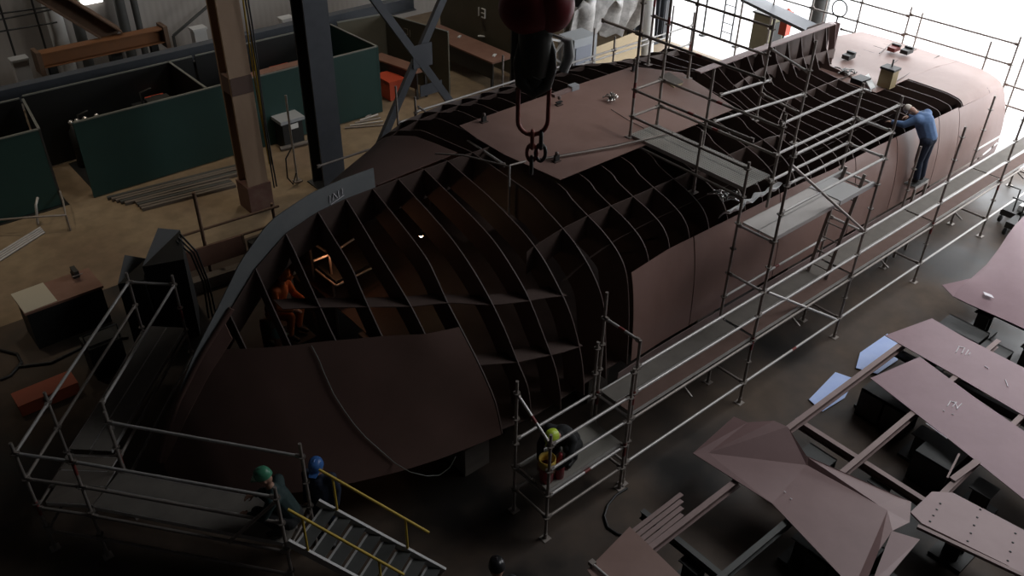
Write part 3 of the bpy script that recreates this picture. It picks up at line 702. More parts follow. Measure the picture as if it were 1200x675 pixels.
for x, y, sx, sy, lab in ((12.75,4.45,.5,.9,'tall black steel box under the tip of middle plate'),(10.3,4.45,.7,.5,'black steel box in the bay beside the folded plate'),(15.6,4.6,.5,.8,'black steel box under the bent corner of far curved plate'),(9.2,3.1,.9,.7,'dark grey steel box lying under the lower edge of folded plate'),(12.4,3.2,1.2,.6,'dark steel box lying between folded plate and middle plate'),(15.2,3.9,.9,.5,'dark steel box between long chalk marked plate and far plate')):
    b = MB(); b.hbeam((x-sx/2,y,.3), (x+sx/2,y,.3), sy, .6, 'dark', .04); b.bar((x-sx/2,y,.3),(x-sx/2+.03,y,.3), sy, .6, 'dark'); b.bar((x+sx/2-.03,y,.3),(x+sx/2,y,.3), sy, .6, 'dark')
    solo(b, 'steel_box', lab, 'box')
def zplate(name, label, pts, mt='loose', t=.012, tris=None, parent=None):
    """plate through pixels with heights: pts (px, py, z)"""
    vs = [PZ(x, y, z) for x, y, z in pts]; b = MB()
    if tris is None: b.slab(vs, t, mt)
    else:
        n = len(vs); lo = [v-V((0,0,t)) for v in vs]
        b.add(vs, tris, mt); b.add(lo, [f[::-1] for f in tris], mt)
        from collections import Counter
        ec = Counter(); od = {}
        for f in tris:
            for i in range(len(f)):
                e = (f[i], f[(i+1) % len(f)]); ec[tuple(sorted(e))] += 1; od[tuple(sorted(e))] = e
        for k_, cnt in ec.items():
            if cnt == 1: i, j = od[k_]; b.add([vs[i], vs[j], lo[j], lo[i]], [(3,2,1,0)], mt)
    return solo(b, name, label, 'plate') if parent is None else b.build(name, parent)
def curved_plate(label, corners, sag, mt='loose', n=14, t=.012):
    """corners: near-left, far-left, far-right, near-right as points; sag lifts the middle"""
    a, b_, c, d = [V(q) for q in corners]; rows = []
    for i in range(n):
        u = i/(n-1); rows.append([lerp(lerp(a, b_, v), lerp(d, c, v), u)+V((0,0,sag(u, v))) for v in frange(0, 1, n)])
    o = MB().grid(rows, mt, t, (0,0,-1))
    return solo(o, 'steel_plate', label, 'plate')
# PA: the far one, lifted and curved
a, b_ = PZ(1117,347,GZ+.03), PZ(1190,264,GZ+.45)
rows = []
top = [(1138,326,1.02),(1156,310,1.08),(1170,292,1.15),(1181,275,1.22),(1190,263,1.28),(1215,238,1.33)]
low = [(1117,347,.90),(1135,356,.89),(1160,367,.88),(1185,378,.88),(1225,397,.88),(1290,425,.88)]
for p, q in zip(top, low):
    A, B_ = PZ(*p), PZ(*q)
    rows.append([lerp(A, B_, k/6)+V((0,0,.05*math.sin(math.pi*k/6))) for k in range(7)])
pa = thing('steel_plate', 'big pale lilac curved plate lifted at its edge, the farthest of the loose plates', 'plate', PZ(1180,330,.9))
MB().grid(rows, 'loose', .012, (0,0,-1)).build('curved_sheet', pa)
MB().slab([PZ(1104,334,.93), PZ(1117,347.5,.905), PZ(1138,326,1.02)], .012, 'loose').build('bent_corner_flap', pa)
for x, y in ((1152,342),(1196,340)): MB().slab([PZ(x,y,1.02), PZ(x+10,y+4,1.015), PZ(x+13,y+8,1.01), PZ(x+2,y+4,1.02)], .01, 'chalk', (0,0,1)).build('chalk_mark', pa)
def chalk(parent, strokes, z):
    b = MB()
    for s_ in strokes: b.tube([PZ(x, y, z) for x, y in s_], .009, 'chalk', 5)
    b.build('chalk_mark', parent, 'white chalk writing')
def flat_plate(label, pts, marks, mt='loose', z=GZ+.012):
    c = PZ(sum(p[0] for p in pts)/len(pts), sum(p[1] for p in pts)/len(pts), z)
    o = thing('steel_plate', label, 'plate', c); MB().slab([PZ(x, y, z) for x, y in pts], .012, mt).build('sheet', o)
    for k in marks: chalk(o, k, z+.004)
    return o
flat_plate('long purple brown plate chalk marked near its tip, just past the pale blue puddle reflection', [(1037,393),(1092,373),(1128,394),(1200,431),(1320,492),(1330,556),(1200,487),(1120,440)],
    [[[(1120,413),(1124,406)],[(1123,406),(1131,408)],[(1127,414),(1130,408)],[(1131,416),(1135,410)],[(1135,416),(1137,413)]], [[(1154,429),(1158,432)]], [[(1178,445),(1181,453)]]])
flat_plate('middle purple plate with chalk scribble and white dots, tip beside the blue puddle reflection', [(1020,443),(1078,418),(1140,464),(1200,505),(1310,585),(1300,668),(1200,585),(1110,513)],
    [[[(1110,476),(1114,470)],[(1114,470),(1119,472)],[(1116,477),(1121,471)],[(1121,479),(1127,473)],[(1122,479),(1119,471)]], [[(1105,481),(1107,482)]], [[(1115,485),(1118,486)]], [[(1085,496),(1110,514)]]], z=GZ+.014)
# PD folded plate
pd = thing('steel_plate', 'largest loose plate, folded along a crease, chalk dots on its dark red face', 'plate', PZ(950,580,.87))
pts = [(812,531,.90),(860,488,.90),(876,495,1.08),(907,493,1.22),(923,500,1.22),(945,534,1.0),(945,545,.90),(830,531,.92),(1068,588,.90),(1066,612,.93),(1046,622,1.0),(1030,645,1.02),(1012,690,1.02),(905,590,.90),(1000,690,.95),(1040,598,.95)]
zplate('folded_sheet', '', pts, 'loose3', tris=[(0,7,2,1),(7,3,2),(7,6,4,3),(6,5,4),(0,13,7),(13,6,7),(6,15,8,5),(15,9,8),(13,14,15,6),(14,12,11,15),(15,11,10,9)], parent=pd)
for q_ in ([(919,576),(921,577)],[(926,584),(928,585)]): chalk(pd, [q_], .925)
# light triangular plate at its end
zplate('steel_plate', 'small pale triangular plate standing against the end of folded plate', [(1022,682,.88),(1045,622,1.02),(1078,632,.90),(1036,682,.86)], 'loose2')
pf = thing('plank_panel', 'pale brown panel with rows of small bolt holes, lowest at the corner', 'panel', PZ(1140,610,.9))
MB().slab([PZ(x,y,GZ+.02) for x,y in ((1067,600),(1092,576),(1116,577),(1200,621),(1260,655),(1260,712),(1180,662),(1080,613))], .03, 'loose2').build('board', pf)
for (x0, y0), (x1, y1), n in (((1102,590),(1090,611),4),((1149,597),(1134,634),5),((1190,625),(1181,657),4)):
    for k in range(n):
        c = PZ(lerp(x0, x1, k/(n-1)), lerp(y0, y1, k/(n-1)), GZ+.023); MB().lathe(c, [(0,.002),(.018,.002),(.018,-.002)], 'dark', 8).build('bolt_hole', pf)
MB().bar(PZ(1075,617,GZ+.0), PZ(1205,678,GZ+.0), .06, .05, 'beam').build('edge_bar', pf)
pg = thing('steel_plate', 'small reddish plate corner with a scaffold tube lying along its edge, nearest the camera', 'plate', PZ(740,660,.87))
MB().slab([PZ(x,y,GZ+.015) for x,y in ((688,668),(738,617),(800,677),(880,760),(780,790))], .012, 'plate').build('sheet', pg)
tb = MB().tube([PZ(694,661,GZ+.05), PZ(740,700,GZ+.05)], .022, 'galv', 10); tb.box(PZ(694,660,GZ+.05), (.08,.08,.07), 'galvd')
solo(tb, 'scaffold_tube', 'pale tube with a clamp end lying on the small reddish plate corner', 'tube')
for k in range(4):
    a, b_ = V((6.98+.0*k, 4.98+.09*k, GZ-.15)), V((7.78+.1*k, 5.0+.09*k, GZ-.15))
    solo(MB().bar(a, b_, .07, .02, 'beam'), 'flat_bar', 'short flat steel bar in the bundle beside the small corner plate', 'bar', 'bundle of flat bars by the corner plate')
for a, b_, lab in (((1116,562),(1146,540),'bent reddish angle bar end leaning under the middle plate'),((1110,560),(1124,532),'thin pale rod leaning against the middle plate edge')):
    solo(MB().bar(PZ(*a,GZ+.03), PZ(*b_,GZ+.05), .03 if 'thin' in lab else .1, .02, 'beam'), 'angle_bar', lab, 'bar')
for pts, lab in (([(948,468),(979,436),(1002,444),(990,466),(964,482)],'pale blue painted puddle reflection on the floor, nearer the folded plate'),([(1003,431),(1008,413),(1040,391),(1058,402),(1052,422),(1028,438)],'pale blue painted puddle reflection on the floor by the tip of long chalk marked plate')):
    b = MB(); b.slab([PZ(x,y,.03) for x,y in pts], .008, 'puddleblue'); solo(b, 'painted_puddle_reflection', lab, 'sheet')  # thin slabs coloured as the reflection in a floor puddle
# hose loop on floor
pts = [PZ(x,y,.02) for x,y in ((735,572),(722,580),(712,592),(708,605),(712,618),(724,626),(738,629))]
solo(MB().tube(pts, .02, 'hose', 8), 'hose', 'black hose curving over dark floor beside the low scaffold tower', 'hose')
# ------------------------------------------------------------------ background: columns, booths, stock
def column(x, y, label, mt, w_=.62, d_=.6, name='steel_column'):
    o = thing(name, label, 'column', (x, y, 0)); b = MB(); b.hbeam((x,y,0), (x,y,13), w_, d_, mt, .05, up=(0,1,0)); b.build('shaft', o)
    b = MB(); b.box((x,y,.02), (w_+.2, d_+.2, .04), mt); b.build('base_plate', o); return o
c2 = column(9.64, 18.3, 'dark blue grey steel column between the brown column and cross braces', 'column')
c3 = column(16.5, 18.6, 'dark steel column behind the hanging crane hook', 'column')
c1 = thing('steel_column', 'brown steel column wrapped with yellow hoses', 'column', (7.67, 18.4, 0))
MB().hbeam((7.67,18.4,0), (7.67,18.4,13), .52, .52, 'brown', .06, up=(0,1,0)).build('shaft', c1)
MB().box((7.67,18.4,.35), (.60,.62,.7), mat('dark_red_base', (.13,.05,.045), .6, 0, (.20,.13,.10), 4)).build('base_wrap', c1)
MB().box((7.67,18.4,3.2), (.515,.575,.40), mat('dark_strap', (.12,.075,.06), .7)).build('strap', c1)
for k, (dx, mt_) in enumerate(((.29,'yhose'),(.33,'yhose'),(.37,'hose'),(.31,'hose'))):
    pts = [(7.67+dx+.02*math.sin(z*1.3+k), 18.02-.03*k, z) for z in frange(.6 if k > 1 else 1.2, 12, 16)]
    MB().tube(pts, .018, mt_, 6).build('hose', c1, 'yellow hose' if mt_ == 'yhose' else 'black hose')
br = thing('cross_brace', 'dark crossed steel braces between the two blue grey columns', 'brace', (12.4, 18.3, 0))
for a, b_ in (((10.0,6.4),(13.6,1.1)),((14.6,5.9),(11.2,.45))):
    MB().bar((a[0],18.3,a[1]), (b_[0],18.3+.08*(a[0] > 12),b_[1]), .12, .2, 'column').build('brace_bar', br)
MB().box((12.67,18.26,2.7), (.6,.03,.6), 'column').build('gusset_plate', br); MB().box((12.9,18.26,1.75), (.7,.03,.3), 'column').build('gusset_plate', br)
def panel(o, p, q, h_, mt, z0=.03):
    p, q = V((p[0],p[1],0)), V((q[0],q[1],0)); d = (q-p).normalized(); b = MB()
    b.bar(p+V((0,0,(z0+h_)/2)), q+V((0,0,(z0+h_)/2)), .04, h_-z0, mt); b.build('panel', o)
    e = MB(); e.bar(p+V((0,0,h_+.012)), q+V((0,0,h_+.012)), .06, .03, 'greenedge')
    e.bar(p+V((0,0,z0)), p+V((0,0,h_)), .05, .05, 'greenedge' if mt == 'x' else mt, (1,0,0)); e.build('top_edge', o)
b1 = thing('welding_booth', 'dark green welding booth farthest left, loose tubes lying before it', 'booth', (2, 22.4, 0))
panel(b1, (-2.5,21.4), (4.0,21.4), 2.0, 'green'); panel(b1, (4.02,21.4), (4.25,23.4), 2.0, 'dark'); panel(b1, (-2.5,23.5), (4.2,23.5), 2.0, 'black')  # inner panels of each booth are black, shade put into the colour
b2 = thing('welding_booth', 'long dark green welding booth behind the brown column, pipe stack before it', 'booth', (6.5, 22.3, 0))
panel(b2, (4.75,21.25), (8.75,21.25), 2.0, 'green'); panel(b2, (8.05,21.3), (8.05,23.6), 2.0, 'black'); panel(b2, (4.3,23.6), (8.7,23.6), 2.0, 'black')
b3 = thing('welding_booth', 'dark green welding booth between the dark column and cross braces', 'booth', (11, 22.3, 0))
panel(b3, (8.8,21.2), (13.1,21.15), 2.0, 'green'); panel(b3, (13.12,21.15), (13.05,23.6), 2.0, 'green'); panel(b3, (8.8,23.6), (13.05,23.6), 2.0, 'black')
MB().bar((8.95,21.35,2.03), (11.2,21.35,2.03), .3, .03, 'copper').build('shelf_board', b3)
for o_, x0, x1 in ((b1,-2.5,4.2),(b2,4.8,8.7),(b3,8.85,13.0)): MB().box(((x0+x1)/2, 22.4, .008), (x1-x0-.1, 2.2, .016), 'black').build('floor_shade_sheet', o_)  # black sheets that paint the booths' inner shade onto the floor
for x, y, sx, sy, h_, lab in ((5.6,23.2,.9,.5,1.0,'black filler added to darken the back of the long green booth, next to the gas bottles'),(7.2,22.9,1.0,.6,1.3,'tall black filler added for shade beside the divider in the long green booth'),(9.7,22.9,1.1,.7,1.2,'black filler added for shade in the green booth behind brown column'),(11.6,22.7,1.4,.8,1.0,'low black filler added for shade in the green booth by the cross braces'),(2.6,22.7,1.3,.8,1.0,'black filler added for shade inside the farthest left green booth')):
    b = MB(); b.box((x,y,h_*.5), (sx,sy,h_), 'black'); b.box((x+.1,y-.05,h_+.06), (sx*.6,sy*.6,.12), 'dark'); b.tube([(x-sx*.3,y,h_),(x-sx*.3,y,h_+.35),(x,y,h_+.4)], .03, 'dark', 8); b.box((x,y-sy/2-.01,h_*.7),(sx*.4,.02,.12),'darkgrey')
    solo(b, 'shade_filler', lab, 'machine')  # machine-shaped black fillers added to darken the booth interiors
b4 = thing('olive_partition', 'olive partition with a pale number mark behind the cross braces', 'partition', (15.0, 22.0, 0))
panel(b4, (15.45,20.9), (14.9,23.4), 2.0, 'olive'); panel(b4, (14.9,23.4), (13.3,23.6), 2.0, 'olive')
c = PX(480, 37, 15.2); b = MB(); u = V((-.2,.98,0)).normalized(); zz = V((0,0,1)); c = V((15.15-.06, c.y, c.z))
for a_, b__ in (((-.11,.12),(.07,.12)),((-.11,.12),(-.11,-.06)),((-.11,-.06),(.07,-.06)),((.07,.12),(.07,-.06)),((-.02,-.02),(-.12,-.14)),((.16,.12),(.16,-.1))):
    b.bar(c-u*a_[0]+zz*a_[1], c-u*b__[0]+zz*b__[1], .02, .045, 'paper', (1,0,0))
b.build('number_mark', b4, 'pale painted mark')
b5 = thing('olive_partition', 'dark olive partition with a small white mark behind the crane hook block', 'partition', (18.2, 22.0, 0))
panel(b5, (18.1,20.6), (17.9,24.6), 2.6, 'olive'); 
b = MB(); c = PX(568, 15, 18.0); c = V((17.93, c.y, min(c.z, 2.3)))
for a_, b__ in (((-.22,.14),(-.22,-.14)),((-.08,.14),(.10,.14)),((.10,.14),(.10,-.14)),((-.08,0),(.10,0)),((-.08,-.14),(.10,-.14))):
    b.bar(c-V((0,1,0))*a_[0]+zz*a_[1], c-V((0,1,0))*b__[0]+zz*b__[1], .02, .05, 'white', (1,0,0))
b.build('number_mark', b5, 'small white painted mark')
def table(p, q, wdt, label, top='copper', h_=.9, dirn=None):
    p, q = V((p[0],p[1],h_)), V((q[0],q[1],h_)); d = (q-p).normalized(); n = V((-d.y, d.x, 0)) if dirn is None else V(dirn)
    o = thing('welding_bench', label, 'bench', ((p.x+q.x)/2, (p.y+q.y)/2, 0))
    MB().slab([p, q, q+n*wdt, p+n*wdt], .05, top).build('bench_top', o)
    for e in (p+d*.1+n*.08, q-d*.1+n*.08, p+d*.1+n*(wdt-.08), q-d*.1+n*(wdt-.08)): MB().bar(e-V((0,0,.05)), V((e.x,e.y,0)), .07, .07, 'dark', (1,0,0)).build('leg', o)
    MB().bar(p+n*.03-V((0,0,.3)), q+n*.03-V((0,0,.3)), .02, .5, 'dark').build('front_panel', o)
    return o
table((14.45,21.2), (14.05,23.2), .5, 'brown topped bench in front of the olive partition', dirn=(1,0,0))
table((16.75,20.4), (16.65,24.2), .95, 'long brown topped bench with pale offcuts beside the dark olive partition', dirn=(1,0,0))
for k, (x, y, l_) in enumerate(((560,42,.3),(578,66,.35),(537,44,.35))):
    p = PZ(x, y, .925); solo(MB().bar(p, p+V((l_*(.5 if k else .9), -l_*(1 if k == 0 else -.3), 0)), .08, .03, 'white'), 'offcut', 'white offcut lying on the long brown bench', 'offcut', 'white offcuts on the long brown bench')
b = MB(); p = PZ(458,112,0); b.box((p.x,p.y,.3), (.55,.8,.56), 'redbox'); b.box((p.x,p.y,.6), (.6,.85,.05), 'redbox'); solo(b, 'red_bin', 'bright red bin under the brown bench beside green booth', 'bin')
# booth contents
for px, py, s_, lab in ((182,113,.5,'red box inside the long green booth'),(330,78,.6,'dull red box inside green booth behind the dark column')):
    p = PZ(px, py, 1.3); b = MB(); b.box((p.x,min(p.y,23.2),1.05), (s_,.4,.5), 'redbox'); b.box((p.x,min(p.y,23.2),.4), (s_+.2,.6,.8), 'dark'); b.box((p.x,min(p.y,23.2),1.33),(s_*.5,.06,.05),'dark'); solo(b, 'red_box', lab, 'box')
for px, py in ((70,113),(71,125),(94,120),(55,118)):
    p = PZ(px, py, 1.2); b = MB(); b.lathe((p.x,min(p.y,23.1),0), [(0,1.2),(.05,1.2),(.06,1.1),(.12,1.0),(.12,.02),(0,.02)], 'dark', 10); b.ball((p.x,min(p.y,23.1),1.25), .07, 'foil', 8, 6)
    solo(b, 'gas_bottle', 'dark gas bottle with a shiny valve inside the long green booth', 'bottle', 'gas bottles in the green booth')
# blue grey beam and orange beam, leaning rusty beam
b = MB(); b.hbeam((-4,24.3,1.85), (16.6,24.3,1.82), .3, .44, 'bluegrey', .03)
o = thing('long_steel_beam', 'long blue grey steel beam running behind the welding booths', 'beam', (6,24.3,0)); b.build('beam', o)
for x in (-2, 3.5, 9, 14.5): MB().hbeam((x,24.3,0), (x,24.3,1.63), .2, .2, 'dark', .02, up=(0,1,0)).build('stand', o)
ob = thing('orange_beam', 'orange rusty box beam with end brackets lying above the blue grey beam', 'beam', (7,25.6,0))
MB().hbeam((5.25,25.6,2.1), (8.8,25.6,2.08), .35, .40, 'orange', .03).build('beam', ob)
for x in (5.3, 8.75): MB().box((x,25.6,2.05), (.12,.5,.62), 'rust').build('end_bracket', ob)
for x in (5.6, 8.4): MB().hbeam((x,25.6,0), (x,25.6,1.9), .2, .2, 'dark', .02, up=(0,1,0)).build('stand', ob)
solo(MB().hbeam((5.35,26.2,4.3), (7.5,25.9,2.2), .6, .5, 'rust', .04).bar((7.4,26.0,2.1),(7.4,26.0,0),.3,.3,'dark',(1,0,0)), 'leaning_beam', 'broad rusty brown beam sloping down onto the orange beam', 'beam')
# back wall things: posts, rails
for px, w_, mt_, lab in ((66,.46,'white','pale round pillar against the far wall behind orange beam'),(146,.30,'darkgrey','dark grey post against the far wall above orange beam'),(163,.2,'darkgrey','thinner grey post against the far wall next to thick dark post'),(92,.3,'darkgrey','grey post near far wall behind the leaning rusty beam')):
    x = PY(px, 30, 27.3).x
    solo(MB().tube([(x,27.3,0),(x,27.3,8)], w_/2, mt_, 16).lathe((x,27.3,0), [(w_/2,.12),(w_/2+.1,.1),(w_/2+.1,0)], mt_, 16), 'wall_post', lab, 'post')
rk = thing('wall_rack', 'thin dark pipe rack in front of the far grey wall', 'rack', (4.2,26.9,0))
for p_ in ((3,18),(41,14)): q_ = PY(*p_, 26.9); MB().tube([(q_.x,26.9,0),(q_.x,26.9,4.0)], .03, 'dark', 8).build('post', rk)
for p_, e_ in (((0,16),(58,8)),((0,23),(62,11)),((0,37),(67,26))): q_ = PY(*p_, 26.9); w2_ = PY(*e_, 26.9); MB().tube([q_-(w2_-q_)*.8, w2_], .024, 'dark', 8).build('rail', rk)
q_ = PY(107, 1, 27.7); ws = thing('strip_light', 'bright white strip light fixed high on the far wall above leaning beam', 'light', q_)
MB().box(q_+V((0,.05,.1)), (.7,.1,.3), 'white').build('housing', ws); MB().box(q_+V((0,-.02,0)), (.6,.06,.14), mat('strip_light', (1,1,1), .5, emit=((1,.97,.92), 3.0))).build('tube_light', ws)
q_, w2_ = PY(203,42,27.0), PY(238,12,27.0)
solo(MB().bar(q_, w2_+(w2_-q_)*.6, .07, .07, 'darkgrey').bar(q_,(q_.x,q_.y,0),.07,.07,'darkgrey',(1,0,0)), 'wall_strut', 'thin grey strut rising to the brown column in front of far wall', 'strut')
for px, py, lab in ((22,70,'small white box with lid on the floor under pipe rack'),(232,34,'white pipe box beside the brown column near far wall'),(335,22,'white box by far wall beside the dark column')):
    p = PY(px, py, 26.6); b = MB(); z_ = max(p.z, .2); b.box((p.x,26.6,z_/2), (.4,.3,z_), 'white'); b.box((p.x,26.6,z_+.03), (.46,.36,.06), 'white'); solo(b, 'white_box', lab, 'box')
# stock on the tan floor
for k in range(9):
    dy = k*.13; a = V((4.95+.06*k, 20.95-dy, .05)); e = V((8.25+.05*(k % 3)*3, 20.55-dy*.9, .05)); 
    if k > 4: a.x = 5.4; e.x = 7.7
    solo(MB().bar(a, e, .09, .07, 'timber' if k % 3 else 'darkgrey').bar(a+V((.2,0,-.045)), a+V((.2,.001,-.02)), .09, .03, 'dark'), 'steel_profile', 'long grey brown steel profile lying in the stack before long green booth', 'profile', 'profiles stacked before the long booth')
for k in range(4):
    a = V((1.2,19.2+.10*k,.03+.0*k)); e = PZ(50, 270, .03)+V((0,.09*k-.1,0))
    solo(MB().tube([a, e], .026, 'galv', 8), 'scaffold_tube', 'loose galvanised tube lying on tan floor before corner booth', 'tube', 'loose tubes before the corner booth')
solo(MB().tube([PZ(-5,258,.4), PZ(30,255,.45), PZ(77,252,.42), PZ(74,236,.4), PZ(70,224,.4)], .025, 'galvd', 8).tube([PZ(44,262,.03), PZ(42,240,.6), PZ(44,232,.62)], .03, 'galv', 8).tube([PZ(77,252,.42),V((PZ(77,252,.42).x,PZ(77,252,.42).y,0))],.02,'galvd',8), 'bent_tube_rail', 'bent tube rail with a hooked end standing before the corner booth', 'rail')
for k in range(6):
    a = PZ(404+6*k, 150-3*k, .03); e = PZ(452-3*k, 146-4*k, .03+.05*(k % 2))
    solo(MB().tube([a, e], .028, 'galv' if k % 2 else 'galvd', 8), 'scaffold_tube', 'short scaffold tube in the heap at the foot of green booth by the cross braces', 'tube', 'heap of short tubes by the cross braces')
p = PZ(340,168,0); b = thing('grey_lidded_bin', 'black bin with a grey lid and white label before the green booth', 'bin', p)
q = MB(); q.slab([p+V((-.3,-.3,.75)), p+V((.3,-.3,.75)), p+V((.3,.3,.75)), p+V((-.3,.3,.75))], .75, 'black'); q.build('body', b)
MB().box(p+V((0,0,.80)), (.72,.72,.09), 'cabinet').build('lid', b); MB().box(p+V((.05,-.31,.62)), (.22,.015,.14), 'white').build('label', b)
solo(MB().tube([PZ(336,172,.08)-V((.2,0,0)), PZ(365,165,.08)], .06, 'timber', 8), 'pipe', 'grey brown pipe lying before the lidded black bin', 'pipe')
pt = thing('scaffold_post', 'single pale scaffold post standing left of the dark column', 'post', (9.05,18.9,0))
MB().tube([(9.05,18.9,0),(9.05,18.9,2.35)], .028, 'galv', 8).build('post', pt); MB().box((9.05,18.9,.02), (.2,.2,.04), 'galvd').build('foot', pt)
MB().tube([(9.0,18.85,1.0),(8.75,18.75,.8),(8.7,18.7,.3),(8.85,18.75,.05),(9.0,18.8,.3)], .02, 'hose', 6).build('hanging_hose', pt)
# bench at left with cream sheet
wb = thing('steel_workbench', 'black steel workbench with a reddish top and vice on dark floor', 'workbench', (2.5,16.35,0))
MB().box((2.52,16.35,.87), (1.46,.82,.05), 'copper').build('bench_top', wb); MB().box((2.52,15.97,.45), (1.40,.04,.84), 'black').build('front_panel', wb)
for x in (1.85, 3.2): MB().box((x,16.35,.43), (.05,.72,.86), 'black').build('side_panel', wb)
solo(MB().slab([V((1.8,15.95,.905)), V((2.4,15.98,.905)), V((2.38,16.77,.905)), V((1.78,16.75,.905))], .008, 'paper'), 'cream_sheet', 'cream sheet lying on the end of the black workbench', 'sheet')
vc = thing('bench_vice', 'small dark vice on the back edge of the black workbench', 'vice', (2.95,16.6,.9))
MB().box((2.95,16.6,.95), (.12,.16,.1), 'dark').build('base', vc); MB().box((2.95,16.55,1.05), (.09,.26,.1), 'dark').build('jaw', vc); MB().tube([(2.85,16.42,1.02),(3.05,16.42,1.02)], .012, 'galvd', 6).build('handle', vc)
p = PZ(55,462,.12); b = MB(); b.box((p.x,p.y,.13), (1.0,.42,.22), mat('orange_box', (.42,.10,.05), .5)); b.box((p.x,p.y,.255), (1.02,.44,.03), MATS['orange_box']); b.box((p.x,p.y-.22,.2),(.2,.03,.04),'dark')
solo(b, 'orange_toolbox', 'orange toolbox on the floor behind the bow scaffold corner rails', 'toolbox')
for pts, lab in (([(0,410),(20,415),(25,425),(12,440),(0,445)],'black hose looping on dark floor beside the workbench'),([(20,430),(60,425),(110,400),(150,395)],'black cable running over the floor below the workbench')):
    solo(MB().tube([PZ(x,y,.03) for x,y in pts], .03, 'hose', 8), 'floor_hose', lab, 'hose')
p = PZ(128,430,0); b = MB(); b.box((p.x,p.y,.35), (.6,.5,.7), 'black'); b.box((p.x,p.y,.72), (.5,.4,.05), 'dark'); b.tube([(p.x-.3,p.y-.2,.7),(p.x-.3,p.y-.2,1.0),(p.x+.3,p.y-.2,1.0),(p.x+.3,p.y-.2,.7)],.02,'dark',8)
solo(b, 'welding_machine', 'black welding machine on the floor left of the bow scaffold deck', 'machine')
# black covered machines
def cover(pts_top, pts_bot, label):
    n = len(pts_top); b = MB(); vs = [V(p) for p in pts_top]+[V(p) for p in pts_bot]
    b.add(vs, [tuple(range(n))]+[(i, n+i, n+(i+1) % n, (i+1) % n)[::-1] for i in range(n)], 'black')
    o = solo(b, 'covered_machine', label, 'machine'); return o
cover([(3.75,14.75,1.75),(4.4,14.35,1.85),(4.75,15.3,1.9),(4.35,15.3,2.1)], [(3.85,14.8,0),(4.4,14.45,0),(4.8,15.4,0),(4.2,15.5,0)], 'tall black sheet covered machine with a pointed top behind bow scaffold')
cover([(3.3,14.95,1.45),(3.7,14.7,1.5),(4.0,15.3,1.55),(3.65,15.35,1.75)], [(3.3,15.0,0),(3.75,14.75,0),(4.0,15.3,0),(3.6,15.5,0)], 'smaller black covered machine left of the tall pointed one')
for k in range(3):
    pts = [(4.5+.08*k,14.9+.1*k,1.95),(4.75+.06*k,15.0,1.5),(4.85+.05*k,14.95,.8),(4.75+.08*k,14.8,.05)]
    solo(MB().tube(pts, .02, 'hose', 6), 'hanging_cable', 'black cable hanging down the side of the pointed covered machine', 'cable', 'cables on the covered machine')
# fence with post by brown column
fe = thing('pipe_fence', 'brown pipe fence with one tall post in front of the brown column', 'fence', (6,16.5,0))
for z, x0, x1 in ((1.05,4.85,7.3),(.62,5.0,7.6)): MB().tube([(x0,16.5,z),(x1,16.35,z)], .03, 'rust', 8).build('rail', fe)
for x, h_ in ((5.55,1.95),(7.2,1.1),(4.9,1.1)): MB().tube([(x,16.46,0),(x,16.46,h_)], .04, 'rust', 8).build('post', fe)
solo(MB().bar((4.7,15.95,.14), (9.0,15.6,.14), .22, .28, 'timber').bar((5.2,15.9,.01),(8.6,15.65,.01),.4,.02,'dark'), 'long_timber', 'long dark timber baulk on the floor below pipe fence', 'timber')
solo(MB().slab([V((5.0,16.25,.3)), V((6.3,16.15,.3)), V((6.3,16.2,.75)), V((5.0,16.3,.75))], .02, 'copper', (0,1,0)).bar((5.0,16.3,0),(5.0,16.3,.75),.05,.05,'rust',(1,0,0)).bar((6.3,16.2,0),(6.3,16.2,.75),.05,.05,'rust',(1,0,0)), 'kick_board', 'low reddish board standing along foot of the pipe fence', 'board')
p = V((6.75,16.0,0)); b = thing('tool_crate', 'dark open crate of tubes standing at the foot of brown column', 'crate', p)
MB().box(p+V((0,0,.3)), (.7,.5,.5), 'black').build('body', b)
for k in range(5): MB().tube([p+V((-.25+.1*k,-.1,.5)), p+V((-.55+.12*k,-.45,.08))], .025, 'galvd', 8).build('tube', b)
MB().tube([p+V((-.2,0,.5)), p+V((-.1,0,.75)), p+V((.1,0,.75)), p+V((.2,0,.5))], .02, 'galvd', 8).build('handle', b)
for k in range(3):
    pts = [(7.9+.1*k,17.0-.3*k,.06),(8.6,17.1-.25*k,.08),(9.4,17.2-.3*k,.05),(10.2,17.0-.35*k,.06)]
    solo(MB().tube(pts, .03, 'hose', 8), 'floor_hose', 'thick black hose on the floor between the brown and dark columns', 'hose', 'hoses between the two columns')
# top middle: tarp, cabinet, sheet
p = PZ(690,82,0); cb = thing('pale_cabinet', 'pale grey steel cabinet with a blue grey door beyond the hull', 'cabinet', (18.6,18.6,0))
MB().box((18.6,18.6,.95), (.95,.7,1.9), 'cabinet').build('body', cb); MB().box((18.5,18.235,1.0), (.62,.03,1.3), 'cabdoor').build('door', cb); MB().box((18.65,18.2,1.15), (.16,.03,.04), 'alu').build('handle', cb)
MB().box((18.235-.12,18.6,1.0), (.03,.5,1.3), 'cabdoor').build('door', cb)
for z0, z1 in ((2.3,1.5),(1.5,1.2)):
    pass
tr = thing('tube_trestle', 'white tube trestle standing left of the pale cabinet', 'trestle', (17.6,18.6,0))
for a, b_ in (((16.95,18.5,2.2),(18.1,18.7,1.75)),((17.0,18.5,1.1),(18.1,18.7,1.75)),((17.3,18.5,1.6),(18.05,18.7,1.1)),((17.0,18.5,0),(17.0,18.5,2.2)),((18.1,18.7,0),(18.1,18.7,1.75))): MB().bar(a, b_, .06, .06, 'alu').build('bar', tr)
rows = []
